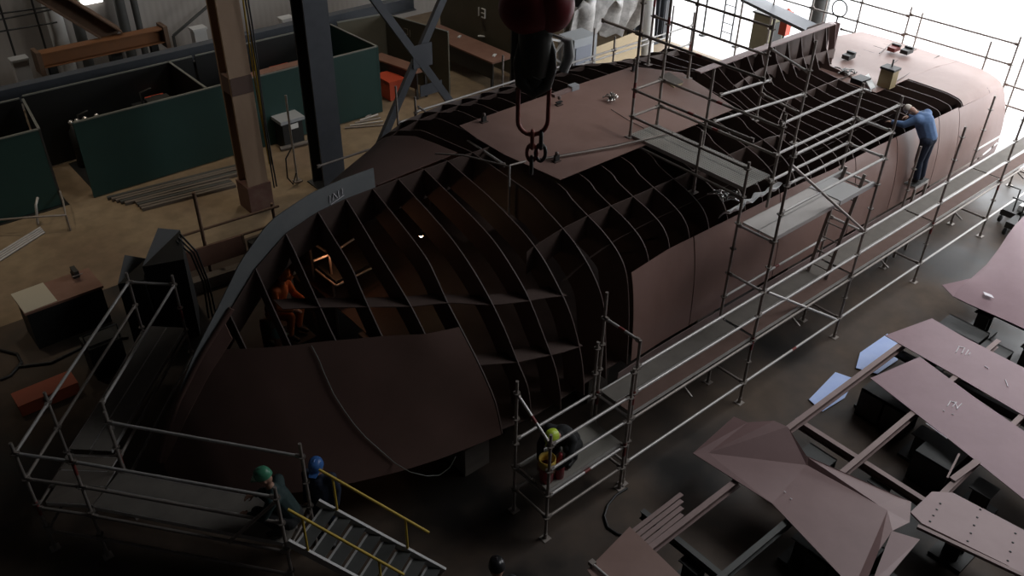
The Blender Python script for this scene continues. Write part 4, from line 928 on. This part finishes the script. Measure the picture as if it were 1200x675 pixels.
for i in range(16):
    u = i/15; rows.append([V((lerp(19.2,22.6,u), 19.9-.5*math.sin(v*3)+.2*math.sin(u*17+v*5), .75+1.7*math.sin(math.pi*v)**.6+.22*math.sin(u*13+v*9)+.15*math.sin(u*31))) for v in frange(0.02, .98, 10)])
solo(MB().grid(rows, 'tarp', .05), 'tarp_bundle', 'crumpled white tarpaulin bundle piled behind the plywood sheet', 'tarpaulin')
rs = MB(); rs.tube([(22.35,19.0,.0),(22.5,19.3,2.6)], .2, 'white', 14); solo(rs, 'white_roll', 'white upright roll at the end of the tarpaulin bundle', 'roll')
solo(MB().slab([V((18.95,18.3,0)), V((21.9,18.9,0)), V((21.9,18.95,1.25)), V((18.95,18.4,1.4))], .025, 'wood', (0,1,0)), 'plywood_sheet', 'tan plywood sheet standing in front of the white tarpaulin', 'sheet')
solo(MB().box((17.2,22.3,1.6), (2.0,.3,3.2), 'olive').box((17.2,22.3,3.23),(2.1,.4,.06),'dark').box((17.2,22.12,1.5),(.1,.06,.2),'galvd'), 'dark_locker', 'tall dark locker behind the white trestle', 'locker') if False else None
for x, y, lab in ((22.9,20.2,'slim dark post beside the tarpaulin bundle'),(23.9,20.25,'thick dark post at the edge of bright doorway')):
    solo(MB().hbeam((x,y,0), (x,y,8.5), .3, .3, 'column', .03, up=(1,0,0)).box((x,y,.02),(.5,.5,.04),'column'), 'door_post', lab, 'post')
# things against the bright doorway
lw = thing('door_ladder', 'dark upright ladder against the bright doorway', 'ladder', (26.2,18.7,0))
for y in (18.5, 18.95): MB().tube([(26.2,y,0),(26.2,y,4.5)], .03, 'dark', 8).build('ladder_rail', lw)
for k in range(13): MB().tube([(26.2,18.5,.3+.32*k),(26.2,18.95,.3+.32*k)], .018, 'dark', 6).build('rung', lw)
for y, lab in ((19.6,'thin dark pole left of the ladder in the doorway'),(18.1,'thin dark pole right of the ladder in the doorway')):
    solo(MB().tube([(26.0,y,0),(26.0,y,4.5)], .035, 'dark', 8).box((26,y,.02),(.2,.2,.04),'dark'), 'door_pole', lab, 'pole')
gb = MB(); gb.box((25.2,16.4,.9), (.8,.7,1.8), mat('olive_drum', (.16,.15,.09), .6, 0, (.22,.2,.13), 3)); gb.box((25.2,16.4,1.83), (.9,.8,.06), 'dark'); gb.box((25.2,16.03,1.0),(.5,.03,1.2),'dark')
solo(gb, 'olive_cabinet', 'olive cabinet beside the doorway behind keel bar', 'cabinet')
rb = MB(); q = PZ(921,27,2.2); rb.box(q, (.25,.25,.7), 'redbox'); rb.lathe(q+V((0,0,.35)), [(.12,0),(.05,.08),(0,.1)], 'redbox', 10); rb.tube([q-V((0,0,.35)), V((q.x,q.y,0))], .03, 'dark', 8)
solo(rb, 'red_marker', 'red marker on a thin post behind keel bar', 'marker')
pz = thing('pale_door_pillar', 'grey round pillar against the bright doorway above keel bar', 'pillar', (26.4,15.4,0))
MB().tube([(26.4,15.4,0),(26.4,15.4,8.6)], .28, 'darkgrey', 16).build('shaft', pz); MB().lathe((26.4,15.4,0), [(.28,.4),(.4,.38),(.4,0)], 'darkgrey', 16).build('base', pz)
# hand wheel ring at keel end
rg = MB(); c = V((20.1,11.2,4.05)); pts = [c+V((0, .20*math.cos(a), .20*math.sin(a)+.2)) for a in frange(0, 2*math.pi, 24)]
rg.tube(pts, .018, 'dark', 8); rg.tube([c+V((0,0,.0)), c-V((0,0,1.0))], .02, 'dark', 8); solo(rg, 'ring_on_stem', 'dark ring standing at end of the keel bar', 'ring')
# hoops on the near stern upright
# ------------------------------------------------------------------ small items on the hull
def scrap(px, py, z, n, s_, label, name, mt='foil', cat='scrap'):
    c = PZ(px, py, z); b = MB(); r_ = random.Random(px)
    last = c+V((0,0,.02)); path = [last]
    for k in range(n):
        a = r_.uniform(0, 6.28); d = r_.uniform(0, s_); p = c+V((d*math.cos(a), d*math.sin(a), .02+r_.uniform(0,.12)))
        b.tube([last, lerp(last, p, .5)+V((0,0,.04)), p], .012, mt if k % 3 else 'dark', 6); b.ball(p, r_.uniform(.015,.03), mt, 6, 4); last = p
    return solo(b, name, label, cat)
scrap(714,119,4.055,22,.16,'shiny tangle of metal scraps on the flat bottom plate', 'scrap_tangle')
for k, (px, py, lab) in enumerate(((743,83,'small black lifting lug at the far edge of flat bottom plate'),(567,143,'small dark lug standing at fore edge of the flat plate'),(652,189,'small dark block near the corner of flat bottom plate'),(655,123,'small black strip lying on the flat plate beside the crane link'))):
    c = PZ(px, py, 4.055); b = MB()
    b.box(c+V((0,0,.06)), (.09,.05,.12) if k < 3 else (.14,.06,.02), 'dark'); b.lathe(c+V((0,0,.12)), [(.03,0),(.03,.05),(0,.06)], 'frame', 8); b.box(c+V((0,0,.008)), (.14,.1,.016), 'frame')
    solo(b, 'lifting_lug', lab, 'lug')
b = MB(); c = [PZ(x,y,4.07) for x,y in ((772,92),(783,87),(800,98),(790,102))]; b.slab(c, .025, 'wood'); b.slab([p+V((.05,.03,.03)) for p in c], .025, 'timber'); solo(b, 'board_scrap', 'two small boards lying on the flat plate behind the scaffold uprights', 'board')
b = MB(); b.bar(PZ(648,112,4.08), PZ(675,102,4.08), .1, .05, 'beam'); b.box(PZ(672,102,4.1), (.2,.14,.1), 'cabinet'); solo(b, 'clamp_bar', 'short bar with a pale end lying on the far edge of flat plate', 'bar')
tin = thing('tan_tin', 'tan square tin with a stick in it on the stern plate', 'tin', PZ(1040,98,3.06)); c = PZ(1038,101,3.06)
MB().slab([c+V(v) for v in ((-.13,-.16,.42),(.13,-.16,.42),(.13,.16,.42),(-.13,.16,.42))], .42, 'brass').build('body', tin); MB().box(c+V((0,0,.44)), (.30,.36,.05), 'dark').build('lid', tin); MB().tube([c+V((.05,0,.45)), c+V((.08,.02,.62))], .02, 'dark', 6).build('stick', tin)
scrap(990,88,3.06,16,.35,'pale offcuts scattered on the forward edge of stern plate', 'offcut_heap', 'alu')
b = MB(); b.slab([PZ(x,y,3.12) for x,y in ((1012,90),(1018,86),(1026,102),(1020,104))], .03, 'white'); b.bar(PZ(1003,96,3.1), PZ(1014,92,3.1), .3, .12, 'black'); b.bar(PZ(1011,104,3.07), PZ(1021,107,3.07), .08, .03, 'alu')
solo(b, 'white_sheet_scrap', 'bent white sheet beside a black box on the stern plate', 'scrap')
for px, py, lab in ((1047,59,'dark red clamp on the far edge of stern plate'),(1062,62,'small dark block on the far edge of stern plate'),(994,68,'thin dark and white strip by keel end')):
    c = PZ(px, py, 3.06); b = MB(); b.box(c+V((0,0,.05)), (.3,.2,.1), 'dark' if px != 1047 else 'red'); b.box(c+V((.1,0,.12)), (.08,.22,.05), 'dark'); solo(b, 'stern_block', lab, 'block')
scrap(850,233,3.55,26,.4,'glittering wire scraps on the top edge of side plate below bridge platform', 'wire_scraps')
rows = []
for i in range(10):
    u = i/9; p = PY(lerp(849,912,u), lerp(250,216,u), 7.70); rows.append([p+V((0, -.10*math.cos(v*3)+.03*math.sin(u*21), .05+.06*math.sin(u*25+v*4)-.16*v)) for v in frange(0, 1, 6)])
solo(MB().grid(rows, mat('white_cloth', (.9,.9,.9), .8), .015), 'white_rag', 'bright white rag lying on the top edge of side plate beside bridge platform', 'rag')
# ------------------------------------------------------------------ crane hook
hk = thing('crane_hook', 'hanging crane hook with a dark red block and long red link, close before the camera', 'hook', V((4.7,5.15,7.0)))
HD = 7.6
def HKP(px, py): return CAM+ray(px, py)*HD
topc = HKP(624, -6); mid = HKP(627, 60); bot = HKP(626, 118); up = V((0,0,1)); rr = R2.copy(); rr.z = 0; rr.normalize(); ff = V((-rr.y, rr.x, 0))
ax = (rr, ff, up); cx = mid.x; cy = mid.y
def HL(a, z): return V((cx, cy, 0))+rr*a+V((0,0,z))
zb = HKP(626, 120).z; ztop = HKP(626, 25).z
sc = HD/F
b = MB(); b.ball(HL(-.06*1.0, ztop+.16), (.26,.22,.22), 'hookred', 18, 12, ax); b.ball(HL(.12, ztop+.18), (.2,.2,.22), 'hookred', 18, 12, ax); b.build('hook_block', hk, 'dark red hook block')
b = MB(); b.tube([HL(0,ztop+.1), HL(0,ztop-.25), HL(.0,ztop-.42)], [.15,.14,.11], 'hookdark', 16); b.tube([HL(0,ztop-.4), HL(.02,zb+.2), HL(.0,zb+.02)], [.12,.08,.06], 'hookdark', 14); b.build('hook_shank', hk)
pts = [HL(.0,zb-.0)+rr*q[0]+V((0,0,q[1])) for q in ((-.1,.42),(-.13,.25),(-.10,.08),(0,.0),(.1,.06),(.14,.2),(.13,.36),(.10,.5))]
MB().tube(pts, [.05,.06,.07,.075,.065,.055,.05,.03], 'hookdark', 12).build('hook_bend', hk)
b = MB(); lp = [HL(.13,ztop-.06), HL(.27,ztop-.1), HL(.29,ztop-.25), HL(.22,ztop-.40), HL(.15,ztop-.42)]; b.tube(lp[:2]+[HL(.29,ztop-.2)], .012, 'galv', 6); b.tube([HL(.22,ztop-.10), HL(.28,ztop-.11), HL(.295,ztop-.24), HL(.25,ztop-.38)], [.02,.04,.05,.045], 'white', 10); b.build('safety_latch', hk, 'white safety latch')
zl = zb+.06; w2, hl = .135, .34
pts = []
for a in frange(0, math.pi, 10): pts.append(HL(w2*math.cos(a), zl+.02+.08*math.sin(a)))
for a in frange(math.pi, 2*math.pi, 12): pts.append(HL(w2*math.cos(a), zl-hl+.14*math.sin(a)))
pts.append(pts[0]); MB().tube(pts, .021, 'linkred', 10).build('master_link', hk, 'worn red oblong link')
zc = zl-hl-.1
for k in range(3):
    pr_, fr_ = (rr, ff) if k % 2 else (ff, rr); c = HL(.0, zc-.09-.13*k)
    pts = [c+pr_*.045*math.cos(a)+V((0,0,.085*math.sin(a))) for a in frange(0, 2*math.pi, 17)]
    MB().tube(pts, .018, 'linkred' if k < 2 else 'hookdark', 8).build('chain_link', hk)
    if k < 2:
        c2_ = HL(.07, zc-.09-.13*k); MB().tube([p+rr*.08 for p in pts], .018, 'hookdark', 8).build('chain_link', hk)
MB().tube([HL(-.05,ztop+.3), HL(-.05,14.9)], .02, 'hookdark', 8).build('wire_rope', hk); MB().tube([HL(.1,ztop+.3), HL(.1,14.9)], .02, 'hookdark', 8).build('wire_rope', hk)
# ------------------------------------------------------------------ people
def capsule(b, p, q, r0, r1, mt): 
    p, q = V(p), V(q); b.tube([p, lerp(p,q,.5), q], [r0, (r0+r1)/2, r1], mt, 12); b.ball(p, r0, mt, 12, 8); b.ball(q, r1, mt, 12, 8)
def finish(b, name, parent, voxel, mt, label=None):
    o = b.build(name, parent, label)
    md = o.modifiers.new('remesh', 'REMESH'); md.mode = 'VOXEL'; md.voxel_size = voxel; md.use_smooth_shade = True
    sm = o.modifiers.new('smooth', 'SMOOTH'); sm.factor = .5; sm.iterations = 3
    dg = bpy.context.evaluated_depsgraph_get(); me = bpy.data.meshes.new_from_object(o.evaluated_get(dg)); o.modifiers.clear(); o.data = me
    me.materials.clear(); me.materials.append(M[mt])
    for f in me.polygons: f.use_smooth = True; f.material_index = 0
    return o
def person(label, J, jacket, trousers, helmet, fwd, face_dir=None, cap=False, hood=False, bulk=1.0):
    """J: world joints: pelvis chest neck head, and pairs sh el wr hip kn an (l, r)"""
    root = thing('person', label, 'person', J['foot'])
    f = V(fwd).normalized()
    hd = V(J['head']); nk = V(J['neck']); upv = (hd-nk).normalized(); fc = V(face_dir).normalized() if face_dir else (f-upv*f.dot(upv)).normalized()
    fc = (fc-upv*fc.dot(upv)).normalized(); sd = fc.cross(upv)
    b = MB()
    capsule(b, J['pelvis'], J['chest'], .125, .135, 'skin'); b.ball(J['pelvis'], .14, 'skin'); capsule(b, J['chest'], J['neck'], .13, .06, 'skin'); capsule(b, J['neck'], hd-upv*.04, .055, .055, 'skin')
    b.ball(hd, (.095,.075,.12), 'skin', 16, 12, (fc, sd, upv)); b.ball(hd+fc*.05-upv*.05, (.055,.05,.06), 'skin', 12, 8, (fc, sd, upv))
    b.ball(hd+fc*.10-upv*.015, (.022,.015,.026), 'skin', 10, 6, (fc, sd, upv))
    for s_ in (-1, 1): b.ball(hd+sd*s_*.078-upv*.01-fc*.01, (.02,.012,.032), 'skin', 10, 6, (fc, sd, upv))
    for i in (0, 1):
        sh, el, wr = [V(J[k][i]) for k in ('sh', 'el', 'wr')]; hp, kn, an = [V(J[k][i]) for k in ('hip', 'kn', 'an')]
        capsule(b, J['chest'], sh, .10, .062, 'skin'); capsule(b, sh, el, .055, .042, 'skin'); capsule(b, el, wr, .042, .028, 'skin')
        d = (wr-el).normalized(); s1 = d.cross(V((0,0,1)));
        if s1.length < .1: s1 = d.cross(f)
        s1.normalize(); dn = s1.cross(d)
        if dn.z > 0: dn = -dn
        palm = wr+d*.055; b.ball(palm, (.05,.04,.018), 'skin', 12, 8, (d, s1, dn))
        for k, (o_, ln) in enumerate(((-.03,.065),(-.01,.075),(.01,.07),(.03,.055))):
            p0 = palm+d*.035+s1*o_; p1 = p0+d*ln*.5+dn*.012; p2 = p1+d*ln*.35+dn*.03
            capsule(b, p0, p1, .0095, .009, 'skin'); capsule(b, p1, p2, .009, .008, 'skin')
        tsd = -s1 if i else s1; p0 = wr+d*.03+tsd*.03; p1 = p0+tsd*.03+d*.03+dn*.01; p2 = p1+d*.03+dn*.015
        capsule(b, p0, p1, .012, .010, 'skin'); capsule(b, p1, p2, .010, .009, 'skin')
        capsule(b, J['pelvis'], hp, .12, .095, 'skin'); capsule(b, hp, kn, .085, .058, 'skin'); capsule(b, kn, an, .056, .04, 'skin')
        ft = V(J.get('toe', [None, None])[i]) if J.get('toe') else an+f*.17-V((0,0,.05))
        capsule(b, an-V((0,0,.03)), ft, .045, .035, 'skin')
    finish(b, 'body', root, .0085, 'skin')
    _cap = capsule
    def capsule_(b, p, q, r0, r1, mt): _cap(b, p, q, r0*bulk, r1*bulk, mt)
    b = MB(); capsule_(b, V(J['pelvis'])+(V(J['chest'])-V(J['pelvis']))*.12, J['chest'], .155, .168, 'skin'); capsule_(b, J['chest'], lerp(V(J['chest']), V(J['neck']), .75), .16, .08, 'skin')
    for i in (0, 1):
        sh, el, wr = [V(J[k][i]) for k in ('sh', 'el', 'wr')]
        capsule_(b, J['chest'], sh, .13, .085, 'skin'); capsule_(b, sh, el, .078, .063, 'skin'); capsule_(b, el, lerp(el, wr, .88), .062, .048, 'skin')
    finish(b, 'jacket', root, .014, jacket)
    b = MB(); b.ball(J['pelvis'], .162, 'skin')
    for i in (0, 1):
        hp, kn, an = [V(J[k][i]) for k in ('hip', 'kn', 'an')]
        capsule_(b, J['pelvis'], hp, .145, .118, 'skin'); capsule_(b, hp, kn, .108, .08, 'skin'); capsule_(b, kn, lerp(kn, an, .92), .078, .062, 'skin')
    finish(b, 'trousers', root, .014, trousers)
    for i in (0, 1):
        an = V(J['an'][i]); ft = V(J['toe'][i]) if J.get('toe') else an+f*.17-V((0,0,.05)); b = MB()
        capsule(b, an+V((0,0,.06)), an-V((0,0,.03)), .06, .055, 'skin'); capsule(b, an-V((0,0,.035)), ft, .056, .045, 'skin'); finish(b, 'boot', root, .012, 'boot')
    for s_ in (-1, 1):
        MB().ball(hd+fc*.083+sd*s_*.032+upv*.012, .011, 'eye', 8, 6).build('eye', root)
    b = MB(); ax_ = (fc, sd, upv); c = hd+upv*.045; r_ = (.128,.108) if not cap else (.108,.09)
    prf = [(1.0,0),(.99,.03),(.93,.07),(.78,.11),(.5,.135),(.0,.142)]
    vs = []; n = 20
    for rr_, z in prf:
        for k in range(n): a = 2*math.pi*k/n; vs.append(c+fc*r_[0]*rr_*math.cos(a)+sd*r_[1]*rr_*math.sin(a)+upv*z*(.85 if cap else 1))
    b.add(vs, [(i*n+k, i*n+(k+1) % n, (i+1)*n+(k+1) % n, (i+1)*n+k) for i in range(len(prf)-1) for k in range(n)], helmet, True)
    b.slab([c+fc*.09+sd*.08, c+fc*.09-sd*.08, c+fc*.19-sd*.05-upv*.015, c+fc*.19+sd*.05-upv*.015], .012, helmet, tuple(-upv))
    if not cap: b.tube([c-fc*.1+upv*.09, c+upv*.146, c+fc*.1+upv*.09], .012, helmet, 8)
    b.build('helmet' if not cap else 'cap', root)
    if hood: MB().ball(hd-upv*.02-fc*.02, (.1,.088,.11), helmet, 14, 10, ax_).build('hood', root)
    return root
def standing(x, y, z, fwd, h_=1.75, lean=0.0, arms='down'):
    f = V(fwd).normalized(); s_ = V((-f.y, f.x, 0)); k = h_/1.75; P = lambda a, b_, c: V((x,y,z))+f*a*k+s_*b_*k+V((0,0,c*k))
    J = dict(foot=V((x,y,z)), pelvis=P(-.02,0,.95), chest=P(.02+lean*.5,0,1.30), neck=P(.02+lean,0,1.50-lean*.2), head=P(.05+lean*1.25,0,1.63-lean*.3))
    J['hip'] = [P(-.01,.09,.92), P(-.01,-.09,.92)]; J['kn'] = [P(.03,.11,.49), P(.02,-.11,.49)]; J['an'] = [P(0,.12,.09), P(-.02,-.12,.09)]
    J['sh'] = [P(.02+lean*.85,.19,1.42-lean*.15), P(.02+lean*.85,-.19,1.42-lean*.15)]
    if arms == 'down': J['el'] = [P(-.02+lean*.6,.24,1.13), P(-.02+lean*.6,-.24,1.13)]; J['wr'] = [P(.1+lean*.6,.24,.89), P(.1+lean*.6,-.24,.89)]
    else: J['el'] = [P(.12+lean,.25,1.18), P(.12+lean,-.25,1.18)]; J['wr'] = [P(.36+lean,.18,1.22), P(.36+lean,-.18,1.22)]
    J['toe'] = [P(.17,.13,.035), P(.15,-.13,.035)]
    return J
# man in blue bending over the edge of the side plating
x0, y0, z0 = 18.02, 7.30, 1.86
f = V((-.12,1,0)).normalized(); s_ = V((-f.y, f.x, 0))
Q = lambda a, b_, c: V((x0,y0,z0))+(f*a+s_*b_+V((0,0,c)))*1.10
J = dict(foot=V((x0,y0,z0)), pelvis=Q(.03,0,.92), chest=Q(.19,.05,1.24), neck=Q(.34,.10,1.37), head=Q(.46,.13,1.41),
 sh=[Q(.27,.24,1.32), Q(.24,-.16,1.32)], el=[Q(.45,.32,1.18), Q(.36,-.36,1.22)], wr=[Q(.70,.28,1.14), Q(.58,-.26,1.13)],
 hip=[Q(.03,.09,.90), Q(.03,-.09,.90)], kn=[Q(.06,.09,.48), Q(.02,-.08,.48)], an=[Q(.0,.09,.09), Q(-.03,-.09,.09)], toe=[Q(.10,.10,.035), Q(.08,-.10,.035)])
person('man in blue jacket and dark trousers bending over edge of the side plating', J, 'blue', 'navy', 'hwhite', f, (.2,.9,-.5), cap=True, bulk=1.2)
# crouching worker, lime helmet, on the low tower
x0, y0, z0 = 7.0, 6.74, 1.035; f = V((-1,-.25,0)).normalized(); s_ = V((-f.y, f.x, 0))
J = dict(foot=V((x0,y0,z0)), pelvis=Q(-.12,0,.24), chest=Q(.10,0,.50), neck=Q(.24,.0,.60), head=Q(.33,.0,.66), sh=[Q(.16,.18,.56), Q(.16,-.18,.56)], el=[Q(.30,.24,.36), Q(.30,-.22,.36)], wr=[Q(.46,.14,.24), Q(.46,-.12,.24)],
 hip=[Q(-.1,.1,.22), Q(-.1,-.1,.22)], kn=[Q(.24,.17,.46), Q(.24,-.17,.46)], an=[Q(-.02,.14,.09), Q(-.02,-.14,.09)], toe=[Q(.15,.15,.035), Q(.15,-.15,.035)])
person('person in a lime yellow helmet and dark clothes crouching on the low scaffold tower', J, 'darkcloth', 'darkcloth', 'hlime', f)
# crouching worker, green helmet, at the end of the bow scaffold
x0, y0, z0 = 3.02, 8.30, 1.01; f = V((-.75,.65,0)).normalized(); s_ = V((-f.y, f.x, 0))
J = dict(foot=V((x0,y0,z0)), pelvis=Q(-.16,0,.25), chest=Q(-.02,0,.58), neck=Q(.05,.0,.77), head=Q(.09,.0,.90), sh=[Q(.0,.18,.68), Q(.0,-.18,.68)], el=[Q(.12,.24,.44), Q(.12,-.24,.44)], wr=[Q(.33,.16,.42), Q(.33,-.16,.42)],
 hip=[Q(-.14,.1,.22), Q(-.14,-.1,.22)], kn=[Q(.22,.15,.46), Q(.22,-.15,.46)], an=[Q(-.04,.13,.09), Q(-.04,-.13,.09)], toe=[Q(.13,.14,.035), Q(.13,-.14,.035)])
person('person in green helmet and teal jacket crouching at the top of scaffold stairs', J, 'teal', 'darkcloth', 'hgreen', f)
person('person in a blue helmet and navy clothes standing on the floor behind the yellow handrail', standing(3.78, 8.50, 0, (-.6,-.5,0), 1.70), 'navy', 'navy', 'hblue', (-.6,-.5,0))
pb = PZ(583,666,1.72); person('person in a black helmet seen from above on open floor, cut by the picture edge', standing(pb.x, pb.y, 0, (.5,.8,0), 1.74), 'darkcloth', 'darkcloth', 'hblack', (.5,.8,0))
# two workers inside the bow
pi_ = PZ(322,388,1.85); pb = V((pi_.x, pi_.y, .0)); 
person('person in a dark teal helmet standing inside the bow between the ribs', standing(4.62, 11.25, .08, (1,.3,0), 1.80), 'teal', 'darkcloth', 'hteal', (1,.3,0))
x0, y0, z0 = 5.25, 12.30, .95; f = V((.5,-.85,0)).normalized(); s_ = V((-f.y, f.x, 0))
J = dict(foot=V((x0,y0,z0)), pelvis=Q(-.16,0,.45), chest=Q(.0,0,.85), neck=Q(.08,.0,1.05), head=Q(.12,.0,1.18), sh=[Q(.02,.18,.96), Q(.02,-.18,.96)], el=[Q(.1,.24,.68), Q(.1,-.24,.68)], wr=[Q(.33,.16,.66), Q(.33,-.16,.66)],
 hip=[Q(-.14,.1,.42), Q(-.14,-.1,.42)], kn=[Q(.26,.15,.5), Q(.26,-.15,.5)], an=[Q(.18,.13,.09), Q(.18,-.13,.09)], toe=[Q(.32,.14,.035), Q(.32,-.14,.035)])
person('person in orange overalls and hood sitting inside the bow against the far plating', J, 'orangecloth', 'orangecloth', 'orangecloth', f, hood=True)
solo(MB().box((5.2,12.45,1.1), (.5,.45,.12), 'timber').box((5.2,12.45,.53), (.5,.5,1.04), 'dark').box((5.4,12.15,.46),(.5,.5,.9),'dark'), 'seat_box', 'dark box serving as a seat inside the bow', 'box')
# ------------------------------------------------------------------ small props
bk = thing('red_bucket', 'red bucket with a yellow band standing on the low scaffold tower', 'bucket', (6.47,6.58,1.035)); c = V((6.47,6.58,1.035))
MB().lathe(c, [(0,.004),(.10,.004),(.115,.30),(.115,.30)], 'bucket', 20).build('body', bk)
MB().lathe(c, [(.116,.29),(.128,.31),(.13,.45),(.12,.45),(.108,.30)], 'bucketrim', 20).build('band', bk, 'yellow band')
solo(MB().lathe((6.66,6.5,1.035), [(0,.0),(.07,.0),(.07,.34),(.03,.42),(.03,.48),(0,.48)], 'bucket', 16), 'red_cylinder', 'small red cylinder beside the red bucket on low tower', 'cylinder')
# work lamp in the bow
lp = PZ(493.5,276,2.55); wl = thing('work_lamp', 'small glowing work lamp hanging between the bow ribs', 'lamp', lp)
MB().ball(lp, .035, 'bulb', 12, 8).build('bulb', wl, 'glowing bulb'); MB().lathe(lp+V((0,0,.02)), [(.012,.0),(.05,.0),(.05,-.004),(.02,.05),(.02,.10),(0,.10)], 'dark', 12).build('socket', wl)
MB().tube([lp+V((0,0,.1)), lp+V((.03,.1,.5)), lp+V((.1,.2,1.0))], .008, 'hose', 6).build('cord', wl)
l = bpy.data.lights.new('work_lamp_light', 'POINT'); l.energy = .8; l.color = (1,.7,.4); l.shadow_soft_size = .04; o = bpy.data.objects.new('work_lamp_light', l); COL.objects.link(o); o.location = lp-V((0,0,.08))
# inner staging lit by welding
ig = thing('inner_staging', 'small tube staging inside the bow lit orange by welding', 'scaffold', PZ(393,318,1.0))
def ip(x, y, z): return PZ(x, y, z)
for a, b_ in (((362,282),(385,297)),((386,299),(416,279)),((367,306),(384,299)),((384,284),(386,300))): MB().tube([ip(*a,2.0), ip(*b_,2.0)], .022, 'galv', 8).build('tube', ig)
for a, b_ in (((370,316),(394,335)),((398,326),(440,302)),((394,335),(440,312))): MB().tube([ip(*a,1.55), ip(*b_,1.55)], .022, 'galv', 8).build('tube', ig)
pa_ = ip(386,300,2.0); MB().tube([V((pa_.x,pa_.y,2.1)), V((pa_.x,pa_.y,.1))], .024, 'galvd', 8).build('upright', ig); pa_ = ip(362,282,2.0); MB().tube([V((pa_.x,pa_.y,2.1)), V((pa_.x,pa_.y,.1))], .024, 'galvd', 8).build('upright', ig)
MB().slab([ip(372,312,1.6), ip(394,330,1.6), ip(440,306,1.6), ip(416,292,1.6)], .03, 'dark').build('deck_plank', ig)
l = bpy.data.lights.new('welding_glow', 'POINT'); l.energy = 4; l.color = (1,.42,.2); l.shadow_soft_size = .05; o = bpy.data.objects.new('welding_glow', l); COL.objects.link(o); o.location = ip(389,299,2.12)
# junk near the right door: trolley wheels
for px, py, lab in ((1186,247,'black and white trolley on wet floor beside doorway'),(1192,262,'second small black trolley nearer the lifted plate')):
    c = PZ(px+6, py, .3); b = MB(); b.box(c, (.7,.5,.15), 'dark')
    for dx in (-.28, .28):
        for dy in (-.22, .22): b.lathe(c+V((dx,dy,-.2)), [(0,-.03),(.09,-.03),(.09,.03),(0,.03)], 'black', 12, (V((1,0,0)), V((0,0,1)), V((0,1,0))))
    b.box(c+V((.0,-.1,.14)), (.2,.16,.12), 'white'); b.tube([c+V((-.3,0,.1)), c+V((-.35,0,.7)), c+V((-.35,.3,.7))], .02, 'dark', 8); solo(b, 'floor_trolley', lab, 'trolley')
